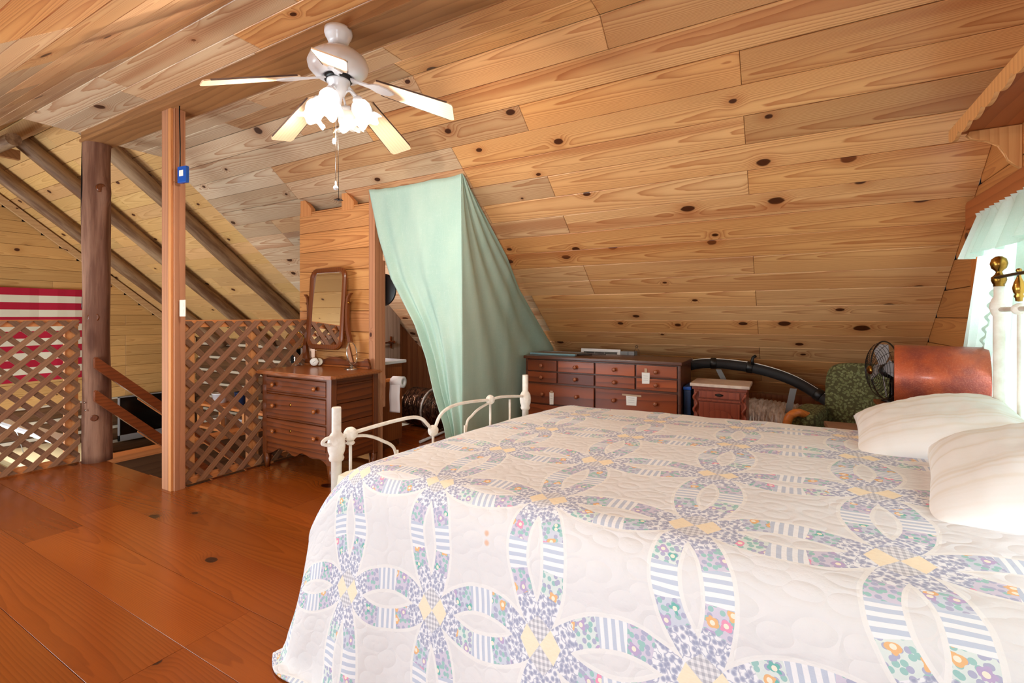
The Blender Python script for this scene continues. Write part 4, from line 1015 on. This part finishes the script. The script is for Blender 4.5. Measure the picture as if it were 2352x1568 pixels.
for a in ((-.195, .195, .022, .05), (-.195, -.165, -.0, .022), (.165, .195, -.0, .022)):
    bm = bm_(); box(bm, a[0], a[1], -.012, .0, a[2], a[3], .002); obj('frame_bar', bm, WHITE, vt)
for k in range(3):
    bm = bm_(); box(bm, -.165, .165, -.006, .0, .002+k*.007, .004+k*.007); obj('louver', bm, GREY, vt)
for xx in (-.06, .04):
    bm = bm_(); box(bm, xx-.002, xx+.002, -.008, -.001, 0, .022); obj('divider', bm, GREY, vt)
bm = bm_(); box(bm, -.165, .165, .001, .004, .0, .03); obj('dark_backing', bm, DARKV, vt)
gb = thing('grey_box', 'small grey metal box behind the long chest, right of the vent', 'box', (-1.25, 4.33, .838))
bm = bm_(); box(bm, -.07, .06, -.05, .05, 0, .045, .004); obj('body', bm, STRAP, gb)
bm = bm_(); box(bm, .0, .004, -.052, -.05, 0, .045); obj('seam', bm, BLACK, gb)
wr_ = thing('wire_stand', 'thin wire stand with a small loop at the back of the long chest', 'stand', (-1.135, 4.15, .855))
bm = bm_(); tube(bm, [(-.02, 0, 0), (-.02, 0, .05), (0, 0, .075), (.02, 0, .05), (.02, 0, 0)], .0015, 5); obj('wire', bm, STEELD, wr_)
bm = bm_(); tube(bm, [(.010*math.cos(a), 0, .083+.010*math.sin(a)) for a in [2*PI*i/16 for i in range(16)]], .0022, 6, closed=True); obj('loop', bm, STEELD, wr_)

# ------------------------------------------------------------ marble topped stand
NX0, NX1, NY0, NY1 = -.625, -.25, 3.815, 4.10
ns = thing('marble_nightstand', 'carved red-brown nightstand with a cream marble top', 'nightstand', (-.4375, 3.95, 0)); NB = (-.4375, 3.95, 0)
def Nn(name, x0, x1, y0, y1, z0, z1, mat, bev=.003, par=None): return bx(par or ns, name, NB, x0, x1, y0, y1, z0, z1, mat, bev)
Nn('marble_top', NX0-.012, NX1+.015, NY0-.03, NY1+.02, .680, .703, MARBLE, .005)
Nn('carcass', NX0+.01, NX1-.01, NY0+.01, NY1, .06, .678, CHERRY); Nn('cornice', NX0, NX1, NY0-.005, NY1, .655, .679, CHERRY, .005)
d = Nn('drawer', NX0+.05, NX1-.05, NY0-.004, NY0+.01, .595, .648, CHERRY, .005)
bm = bm_(); lathe(bm, [(.02, 0), (.014, .004), (0, .006)], 16, align((0, NY0-.004-NB[1], .622), (0, -1, 0)) @ Matrix.Diagonal((.5, 1.5, 1, 1))); obj('pull_plate', bm, STEELD, d)
bm = bm_(); tube(bm, [(-.02, NY0-.012-NB[1], .622), (-.012, NY0-.02-NB[1], .617), (.012, NY0-.02-NB[1], .617), (.02, NY0-.012-NB[1], .622)], .0025, 6); obj('bail_pull', bm, STEELD, d)
Nn('rail', NX0+.045, NX1-.045, NY0-.002, NY0+.01, .572, .588, CHERRY, .004)
door = Nn('door', NX0+.05, NX1-.05, NY0-.002, NY0+.01, .10, .565, CHERRY, .003)
bm = bm_(); arc = [(-.10, .12), (.10, .12)]+[(.10*math.cos(a), .44+.075*math.sin(a)) for a in [PI*i/16 for i in range(17)]]
prism(bm, arc, NY0-.012-NB[1], NY0-.003-NB[1], 'xz'); bmesh.ops.bevel(bm, geom=[e for e in bm.edges if abs(e.verts[0].co.y-e.verts[1].co.y) < 1e-6 and e.verts[0].co.y < NY0-.011-NB[1]], offset=.006, segments=2, affect='EDGES'); obj('arched_panel', bm, CHERRY, door)
for s in (NX0+.022, NX1-.022):
    bm = bm_(); pts = []
    for i in range(80):
        t = i/79; pts.append((s-NB[0]+.010*math.cos(t*PI*2*6), NY0-.004-NB[1]+.006*math.sin(t*PI*2*6), .09+.55*t))
    tube(bm, pts, .010, 8); obj('rope_column', bm, CHERRY, ns)
for xx in (NX0+.03, NX1-.03):
    for yy in (NY0+.03, NY1-.03):
        bm = bm_(); lathe(bm, [(.014, 0), (.022, .03), (.018, .06), (0, .06)], 12, T(xx-NB[0], yy-NB[1], 0)); obj('foot', bm, CHERRY, ns)
bn = thing('blue_storage_tote', 'dark blue plastic tote squeezed between the long chest and the nightstand', 'tote', (-.665, 3.98, 0))
bm = bm_(); box(bm, -.026, .026, -.14, .15, 0, .64, .008); obj('tub', bm, NAVY, bn)
bm = bm_(); box(bm, -.029, .029, -.148, .155, .64, .665, .006); obj('lid', bm, BLUE, bn)

# ------------------------------------------------------------ black hose, straps
def smooth(pts, n=60):
    out = []; P = [Vector(p) for p in pts]; P = [P[0]*2-P[1]]+P+[P[-1]*2-P[-2]]
    for i in range(len(P)-3):
        for k in range(n//(len(P)-3)):
            t = k/(n//(len(P)-3)); a, b, c_, d = P[i:i+4]
            out.append(.5*((2*b)+(-a+c_)*t+(2*a-5*b+4*c_-d)*t*t+(-a+3*b-3*c_+d)*t**3))
    out.append(P[-2]); return out
hp = smooth([(-.80, 4.36, .76), (-.62, 4.36, .80), (-.42, 4.36, .80), (-.2, 4.34, .775), (.02, 4.32, .71), (.20, 4.28, .61), (.36, 4.20, .49)])
hs_ = thing('insulated_hose', 'thick black foam-sleeved hose arching above the foil duct', 'hose', tuple(hp[0])); b0 = hp[0]
bm = bm_(); tube(bm, [p-b0 for p in hp], .042, 16); obj('sleeve', bm, FOAMB, hs_)
bm = bm_(); tube(bm, [p-b0+Vector((0, -.014, .041)) for p in hp], .0035, 6); obj('white_seam', bm, PAPER, hs_)
for i in (14, 27, 50):
    q = hp[i]-b0; t = (hp[i+1]-hp[i-1]).normalized(); bm = bm_(); lathe(bm, [(.043, -.025), (.047, -.02), (.047, .02), (.043, .025)], 18, align(q, t)); obj('tape_wrap', bm, BLACK, hs_)
q = hp[28]-b0; bm = bm_(); tube(bm, [q+Vector((0, -.03, .03)), q+Vector((-.005, -.04, .06)), q+Vector((.0, -.03, .085)), q+Vector((.02, -.02, .10))], .012, 8); obj('hook', bm, BLACK, hs_)
for (xa, za, xb, zb), lab in (((-.505, .755, -.46, .66), 'grey hanging strap behind the nightstand'), ((.035, .66, .0, .47), 'pale grey strap over the foil duct')):
    bm = bm_(); ya = 4.36 if xa < 0 else 4.17
    o = thing('hanging_strap', lab, 'strap', (xa, ya, zb)); prism(bm, [(-.022, za-zb), (.022, za-zb), (xb-xa+.022, 0), (xb-xa-.022, 0)], -.002, .002, 'xz'); obj('band', bm, STRAP, o)

# ------------------------------------------------------------ green armchair
AX = (.36, 3.62)
ac = thing('green_armchair', 'old armchair in green leaf tapestry with curved wooden arm ends, behind the bed', 'armchair', (.22, 3.62, 0), math.radians(-12))
def soft(name, w_, d_, h_, mat, par, mtx, p=4, n=14):
    bm = bm_(); bmesh.ops.create_cube(bm, size=2); bmesh.ops.subdivide_edges(bm, edges=bm.edges[:], cuts=n, use_grid_fill=True)
    for v in bm.verts:
        c_ = v.co; m_ = (abs(c_.x)**p+abs(c_.y)**p+abs(c_.z)**p)**(1/p); v.co = mtx @ Vector((c_.x/m_*w_/2, c_.y/m_*d_/2, c_.z/m_*h_/2))
    return obj(name, bm, mat, par, smooth=True)
bm = bm_(); pr = [(-.30, .40), (.30, .40), (.26, .80), (.20, .885), (.10, .90), (-.10, .90), (-.20, .885), (-.25, .80)]
soft('backrest', .52, .16, .52, GREENF, ac, T(.20, .30, .63) @ rot('X', -8), 5)
soft('seat_cushion', .54, .52, .14, GREENF, ac, T(.20, .02, .43), 6)
soft('seat_base', .56, .54, .16, GREENF, ac, T(.20, .02, .29), 8)
for s, x_ in ((1, -.10), (1, .47)):
    soft('arm_pad', .15, .46, .13, GREENF, ac, T(x_, 0, .55), 5)
    bm = bm_(); tube(bm, smooth([(x_+.02, -.18, .59), (x_-.02, -.25, .615), (x_-.06, -.28, .585), (x_-.07, -.28, .50), (x_-.04, -.24, .36)], 24), .024, 10); obj('wooden_arm_end', bm, ORANGEW, ac)
for a in (-.05, .45):
    for b in (-.22, .25):
        bm = bm_(); lathe(bm, [(.015, 0), (.02, .05), (.026, .21), (0, .21)], 10, T(a, b, 0)); obj('leg', bm, OAKZ, ac)
bd = thing('plywood_panel', 'greyish brown board lying beside the green armchair', 'board', (.40, 3.16, .60), math.radians(4))
bm = bm_(); box(bm, -.22, .2, -.10, .08, -.012, .012, .002); obj('sheet', bm, plain('dusty_brown_board', S(146, 110, 88), .55, ncol=S(120, 88, 70), nscale=6), bd)
for a in ((-.2, -.08), (.18, -.08), (-.2, .06), (.18, .06)):
    bm = bm_(); lathe(bm, [(.014, -.6), (.014, -.012)], 8, T(a[0], a[1], 0)); obj('leg', bm, OAKZ, bd)

# ------------------------------------------------------------ side table with copper drum and desk fan
tbx = thing('side_table', 'narrow side table behind the far pillow carrying the copper drum and desk fan', 'table', (.66, 3.0, 0))
bm = bm_(); box(bm, -.27, .16, -.13, .16, .745, .765, .006); obj('table_top', bm, OAK, tbx)
for a in (-.22, .13):
    for b in (-.11, .13): bm = bm_(); lathe(bm, [(.012, 0), (.016, .745)], 10, T(a, b, 0)); obj('leg', bm, OAKZ, tbx)
ax = Vector((math.cos(math.radians(-9.3)), math.sin(math.radians(-9.3)), 0))
dm = thing('copper_drum', 'pebbled copper coloured drum lying on its side behind the far pillow', 'drum', (.62, 2.985, .765))
r_ = .146; mt = align(Vector((0, 0, r_))-ax*.165, ax)
bm = bm_(); lathe(bm, [(r_, 0), (r_+.002, .004), (r_+.003, .16), (r_+.002, .325), (r_, .33), (r_-.008, .33), (r_-.008, .0), (r_, 0)], 64, mt); obj('shell', bm, COPPER, dm)
bm = bm_(); lathe(bm, [(0, .20), (r_-.008, .20)], 40, mt); obj('inner_panel', bm, DARKV, dm)
df = thing('desk_fan', 'wire-grilled desk fan with a brass hub badge at the left end of the copper drum', 'fan', (.43, 3.09, .7652))
ctr = Vector((0, 0, .158)); fd = Vector((-.96, -.28, 0)).normalized(); mt = align(ctr, fd)
for k in range(13):
    rr = .02+.128*k/12; zz = .065*(1-(rr/.148)**2)**.5 if rr < .147 else 0
    bm = bm_(); tube(bm, [mt @ Vector((rr*math.cos(a), rr*math.sin(a), zz)) for a in [2*PI*i/40 for i in range(40)]], .0011 if k < 12 else .004, 5, closed=True); obj('wire_ring', bm, STEELD, df)
bm = bm_()
for k in range(16):
    a = 2*PI*k/16; tube(bm, [mt @ Vector((r*math.cos(a), r*math.sin(a), .065*max(0, 1-(r/.148)**2)**.5)) for r in [.02+.126*i/8 for i in range(9)]], .0011, 4)
obj('spokes', bm, STEELD, df)
bm = bm_(); lathe(bm, [(.022, .062), (.024, .068), (.016, .076), (0, .077)], 24, mt); obj('badge', bm, BRASS, df)
bm = bm_(); lathe(bm, [(.0, -.10), (.045, -.09), (.05, -.04), (.03, .01), (.0, .03)], 24, mt); obj('motor', bm, STEELD, df)
for k in range(4):
    bm = bm_(); prism(bm, [(.02, -.012), (.06, -.05), (.12, -.055), (.135, -.01), (.11, .03), (.03, .015)], .010, .013, 'xy', mt @ rot('Z', 90*k+20) @ rot('X', 22)); obj('fan_blade', bm, GREY, df)
bm = bm_(); lathe(bm, [(.045, 0), (.045, .008), (.014, .02), (.010, .04), (.010, .11), (0, .12)], 24, T(.03, .01, 0)); obj('base', bm, STEELD, df)

# ------------------------------------------------------------ shelf above the window
HONEY = wood('honey_pine_trim', S(226, 168, 108), S(186, 118, 62), S(206, 144, 86), axis='z', rings=40, amp=1.5, knots=0, rough=.45)
sh = thing('display_shelf', 'pine display shelf with scalloped edge above the gable window', 'shelf', (XR, 1.8, 2.0))
bm = bm_(); box(bm, -.205, -.001, -1.0, 1.03, 0, .02, .003); obj('board', bm, REDY, sh)
bm = bm_(); n = 160; top = []; bot = []
for i in range(n+1):
    yv = -1.02+2.07*i/n; top.append((yv, .028)); bot.append((yv, -.012-.026*abs(math.sin(PI*(yv+1.05)/.14))**.6))
prism(bm, top+bot[::-1], -.220, -.206, 'yz'); obj('scalloped_trim', bm, HONEY, sh)
for yv in (.985, 0, -.95):
    bm = bm_(); pr = [(0, 0), (-.165, 0), (-.175, -.015), (-.16, -.035), (-.13, -.045), (-.105, -.05), (-.07, -.075), (-.05, -.115), (-.045, -.145), (-.02, -.17), (-.0, -.19)]
    prism(bm, [(a, b-.002) for a, b in pr], yv, yv+.022, 'xz'); bmesh.ops.bevel(bm, geom=[e for e in bm.edges if abs(e.verts[0].co.y-e.verts[1].co.y) < 1e-6], offset=.003, segments=1, affect='EDGES'); obj('bracket', bm, HONEY, sh)

# ------------------------------------------------------------ window curtains
vl = bpy.data.lights.new('nook_fill', 'POINT'); vl.energy = 13; vl.color = (1, .95, .9); vl.shadow_soft_size = .05  # unseen point light added to brighten the nook, not an actual fixture
vo_ = bpy.data.objects.new('nook_fill', vl); C.objects.link(vo_); vo_.location = (-3.55, 3.2, 1.12)
wc = thing('sheer_curtains', 'sheer mint-white ruffled curtains with valance on the gable window', 'curtain', (XR-.05, 1.78, 0))
bm = bm_(); tube(bm, [(0, -1.6, 1.645), (0, 1.27, 1.645)], .008, 8); obj('rod', bm, BRASS, wc)
def val(u, v):
    y = -1.55+(2.79+.08*(1-v))*u; f = math.sin(u*150+3*math.sin(u*19)); amp = .010+.024*(1-v)
    z = 1.665-.185*(1-v)-.012*(1-v)*math.sin(u*47)
    return (-.028-.03*(1-v)+amp*f*.8, y+.006*math.sin(u*97), z)
sheet('valance', val, 420, 10, SHEER, wc, 0)
def ruf(u, v):
    y = -1.55+2.80*u; return (-.02+.014*math.sin(u*300)*(v+.2), y, 1.645+.035*v)
sheet('header_ruffle', ruf, 500, 4, SHEER, wc, 0)
def panel(y0t, y1t, y0b, y1b, zt, zb, tie, seed):
    def fn(u, v):
        z = zt+(zb-zt)*(1-v); s = (1-v)
        g = math.exp(-((z-tie)/.16)**2)
        ya = y0t+(y0b-y0t)*s; yb = y1t+(y1b-y1t)*s
        mid = yb; ya = ya+(mid-ya)*.55*g
        y = ya+(yb-ya)*u
        return (-.008-.012*u+(.012+.012*s)*math.sin(u*34+seed+s*2), y, z)
    return fn
sheet('left_panel', panel(.55, 1.24, 1.12, 1.60, 1.64, .62, .70, 0), 90, 40, SHEER, wc, 0)
sheet('middle_panel', panel(-.6, .75, -.5, .98, 1.64, .50, .95, 2), 110, 40, SHEER, wc, 0)
sheet('right_panel', panel(-1.6, -.62, -1.6, -.9, 1.64, .50, .95, 4), 90, 40, SHEER, wc, 0)
def rl(u, v):
    z = 1.34-.50*u; return (-.03+.008*math.sin(u*60), 1.04+.30*u-.05*v+.003*math.sin(u*33), z)
sheet('edge_ruffle', rl, 200, 4, SHEER, wc, 0)

# ------------------------------------------------------------ iron bed
bed = thing('iron_bed', 'white painted iron bedstead with brass finials', 'bed', (-1.621, 1.369, 0), math.atan2(-.1156, .9933))
def cast(p, r=.03, s=(1, 1, 1)):
    bm = bm_(); bmesh.ops.create_icosphere(bm, subdivisions=3, radius=r)
    for v in bm.verts: v.co = Vector((v.co.x*s[0], v.co.y*s[1], v.co.z*s[2]))*(1+.10*mnoise.noise(v.co*90))+Vector(p)
    return bm
def rail(name, pts, r, n=40): bm = bm_(); tube(bm, smooth(pts, n) if len(pts) > 2 else pts, r, 10); return obj(name, bm, IRON, bed)
for yv, brk in ((0, 1), (1.367, 0)):
    bm = bm_(); lathe(bm, [(.021, 0), (.021, .60), (.028, .605), (.031, .615), (.027, .625), (.034, .645), (.036, .675), (.032, .70), (.025, .712), (.019, .72), (.019, .820), (.0175, .824), (.014, .824), (0, .815)], 20, T(0, yv, 0)); obj('foot_post', bm, IRON, bed)
    bm = cast((0, yv, .675), .036, (1, 1, 1.1)); obj('casting', bm, IRON, bed)
rail('loop', [(0, -.02, .705), (0, -.052, .70), (0, -.062, .685), (0, -.03, .672)], .0075)
for yv, zv, r in ((.067, .70, .030), (.551, .622, .028), (1.01, .714, .028)):
    bm = cast((0, yv, zv), r, (.9, 1, 1)); obj('casting', bm, IRON, bed)
for yv, z0, z1 in ((.067, .25, .69), (.551, .25, .61), (1.01, .25, .70), (.32, .25, .575), (.79, .25, .605), (1.2, .25, .69)):
    rail('spindle', [(0, yv, z0), (0, yv, z1)], .0065)
bm = bm_(); lathe(bm, [(.013, .655), (.02, .662), (.013, .672)], 12, T(0, .067, 0)); obj('collar', bm, IRON, bed)
rail('top_curve', [(0, .067, .702), (0, .203, .710), (0, .315, .714), (0, .417, .712), (0, .474, .694), (0, .507, .666), (0, .551, .620)], .0085)
rail('top_curve', [(0, .551, .620), (0, .568, .640), (0, .596, .684), (0, .639, .712), (0, .713, .727), (0, .831, .727), (0, 1.01, .714)], .0085)
rail('top_curve', [(0, 1.01, .714), (0, 1.095, .717), (0, 1.2, .708), (0, 1.355, .688)], .0085)
rail('low_curve', [(0, .067, .690), (0, .135, .680), (0, .182, .664), (0, .23, .639), (0, .30, .590), (0, .32, .5)], .007)
rail('low_curve', [(0, 1.01, .700), (0, .906, .676), (0, .847, .647), (0, .807, .616), (0, .79, .5)], .007)
rail('link', [(0, 0, .69), (0, .067, .70)], .008)
rail('bottom_bar', [(0, 0, .26), (0, 1.367, .26)], .012)
HX = 2.165
def HXf(yv): return HX+.13*(1.372-yv)
def hpost(yv):
    HX = HXf(yv)
    bm = bm_(); lathe(bm, [(.017, 0), (.017, 1.20), (.020, 1.205), (.025, 1.22), (.025, 1.25), (.020, 1.265), (.015, 1.275), (.015, 1.312), (0, 1.312)], 20, T(HX, yv, 0)); obj('head_post', bm, IRON, bed)
    bm = cast((HX, yv, 1.235), .027, (1, 1, .9)); obj('casting', bm, IRON, bed)
    bm = bm_(); lathe(bm, [(r*.62, 1.31+(z-1.31)*.86) for r, z in [(0, 1.310), (.026, 1.312), (.026, 1.322), (.030, 1.326), (.036, 1.340), (.034, 1.352), (.018, 1.366), (.014, 1.376), (.020, 1.382), (.034, 1.392), (.041, 1.412), (.034, 1.432), (.016, 1.443), (0, 1.445)]], 28, T(HX, yv, 0)); obj('finial', bm, BRASS, bed)
hpost(0); hpost(1.372)
bm = bm_(); tube(bm, [(HXf(1.39)-.012, 1.39, 1.345), (HXf(-.02)-.012, -.02, 1.345)], .006, 8); obj('cross_rod', bm, STEELD, bed)
rail('head_bar', [(HXf(0), 0, 1.225), (HX, 1.37, 1.225)], .009)
rail('head_bar_low', [(HXf(0), 0, .80), (HX, 1.37, .80)], .008)
HX0 = HX
for k in range(1, 8):
    yv = 1.372-.1715*k; HX = HXf(yv) if k == 1 else HX0+.13*(1.372-yv)
    rail('head_spindle', [(HX, yv, .3), (HX, yv, 1.225)], .0055)
    bm = cast((HX, yv, 1.225), .020); obj('casting', bm, IRON, bed)
    bm = cast((HX, yv, .80), .017); obj('casting', bm, IRON, bed)
    bm = bm_(); lathe(bm, [(r*.75, z) for r, z in [(0, 1.250), (.012, 1.252), (.013, 1.262), (.018, 1.268), (.014, 1.276), (.020, 1.284), (.023, 1.298), (.017, 1.318), (.009, 1.332), (.006, 1.345), (.008, 1.352), (.011, 1.358), (.008, 1.364), (0, 1.366)]], 20, T(HX, yv, 0)); obj('spindle_finial', bm, BRASS, bed)
HX = HX0
bm = bm_(); box(bm, .02, HX, -.02, .02, .26, .30); box(bm, .02, HX, 1.35, 1.39, .26, .30); obj('side_rails', bm, IRON, bed)
bm = bm_(); box(bm, .05, HX-.03, -.05, 1.37, .30, .58, .05); mat_ = tag(obj('mattress', bm, CREAM), 'mattress hidden under the patterned quilt', 'mattress'); mat_.location = bed.location; mat_.rotation_euler = bed.rotation_euler
# quilt
QX = 2.13
def qprof(b):                         # b metres across from the far hem; returns y', drop
    # far drop .30, top from y'=1.40 to -.12, near drape
    if b < .30: return 1.43, .05+(.30-b)
    b -= .30
    if b < .10: t = b/.10*PI/2; return 1.43-.065*(1-math.cos(t)), .05*(1-math.sin(t))
    b -= .10
    if b < 1.42: return 1.365-b, 0
    b -= 1.42                          # y' = -.055
    Lr = .24
    if b < Lr: t = b/Lr*PI/2; r = Lr/(PI/2); return -.055-r*math.sin(t)*.75, r*(1-math.cos(t))
    b -= Lr
    return -.17-.12*(b/.53)**1.1-max(0, b-.47)*.35, .153+b
def qfn(u, v):
    a = u*(QX-.02); b = v*(.30+.10+1.42+.24+.55)
    y, dr_ = qprof(b)
    x = .07+a; fd_ = 0
    if a < .30: t = 1-a/.30; x = .07+a+.10*t*0; fd_ = .20*t**2.4
    w0 = max(0, min(1, dr_/.6))
    z = .655+.034*a
    top = 1-w0
    z -= dr_; z -= fd_*(1-w0)
    # crown and unevenness
    yc = (y-.65)/.75
    if dr_ < .01: z += .02*(1-yc*yc)*min(1, a/.3)
    z += .006*mnoise.noise(Vector((a*3, b*3, 0)))+.003*mnoise.noise(Vector((a*9, b*9, 4)))
    
    # drape folds
    fold = w0**1.3
    y += -fold*(.022*math.sin(a*7.5-.5)+.022*math.sin(a*19-.3)*math.exp(-a*1.4)+.008*mnoise.noise(Vector((a*5, b*2, 1))))
    xo = .02*w0*math.exp(-a/.25)
    x += xo - .0 + .012*fold*math.sin(b*9+a*4)
    return Vector((x, y, max(z, .012))), a, b
bm = bm_(); nu, nv = 230, 270; uvl = bm.loops.layers.uv.new('UVMap'); g = []
for i in range(nu+1):
    row = []
    for j in range(nv+1):
        p, a, b = qfn(i/nu, j/nv); v = bm.verts.new(p); row.append((v, a, b))
    g.append(row)
OU, OV = .168, .13
for i in range(nu):
    for j in range(nv):
        q = [g[i][j], g[i+1][j], g[i+1][j+1], g[i][j+1]]; f = bm.faces.new([t[0] for t in q]); f.smooth = True
        for l, t in zip(f.loops, q): l[uvl].uv = (t[1]+OU-.10*(t[2]-1.80)-.13*max(0, t[2]-1.85), t[2]+OV-.055+.11*(t[1]-.60))
qo = obj('patchwork_quilt', bm, QUILT, smooth=True); tag(qo, 'white wedding ring patchwork quilt spread over the bed', 'quilt'); qo.location = bed.location; qo.rotation_euler = bed.rotation_euler
md = qo.modifiers.new('s', 'SOLIDIFY'); md.thickness = .006; md.offset = -1

# pillows
def pillow(label, loc, rot_, L, Wd, H_, seed):
    bm = bm_(); n = 44; top = []; bot = []
    def P(u, v, s):
        e = max(abs(u), abs(v)); x = u*L/2; y = v*Wd/2
        k = (1-abs(u)**2.6)**.55*(1-abs(v)**2.6)**.55 if e < 1 else 0
        x *= 1-.06*(1-abs(v)**2)*(abs(u)**4); y *= 1-.08*(1-abs(u)**2)*(abs(v)**4)
        wr = .010*mnoise.noise(Vector((u*2.5+seed, v*2.5, s)))+.004*mnoise.noise(Vector((u*8+seed, v*5, s)))
        return Vector((x, y, s*(H_/2*k)+wr*(k > 0)*(.3+k)))
    for s in (1, -1):
        gr = [[bm.verts.new(P(-1+2*i/n, -1+2*j/n, s)) for j in range(n+1)] for i in range(n+1)]
        for i in range(n):
            for j in range(n): f = bm.faces.new((gr[i][j], gr[i+1][j], gr[i+1][j+1], gr[i][j+1])); f.smooth = True
    bmesh.ops.remove_doubles(bm, verts=bm.verts, dist=1e-4)
    o = obj('pillow', bm, PILLOW, smooth=True); tag(o, label, 'pillow'); o.location = loc; o.rotation_euler = [math.radians(a) for a in rot_]; return o
pillow('white and beige striped pillow at the far side of the bed head', (.47, 2.33, .785), (4, -14, -6), .50, .66, .18, 1)
pillow('beige striped pillow nearest the camera, lying in front of the other', (.58, 1.72, .80), (4, -16, -12), .52, .72, .20, 5)
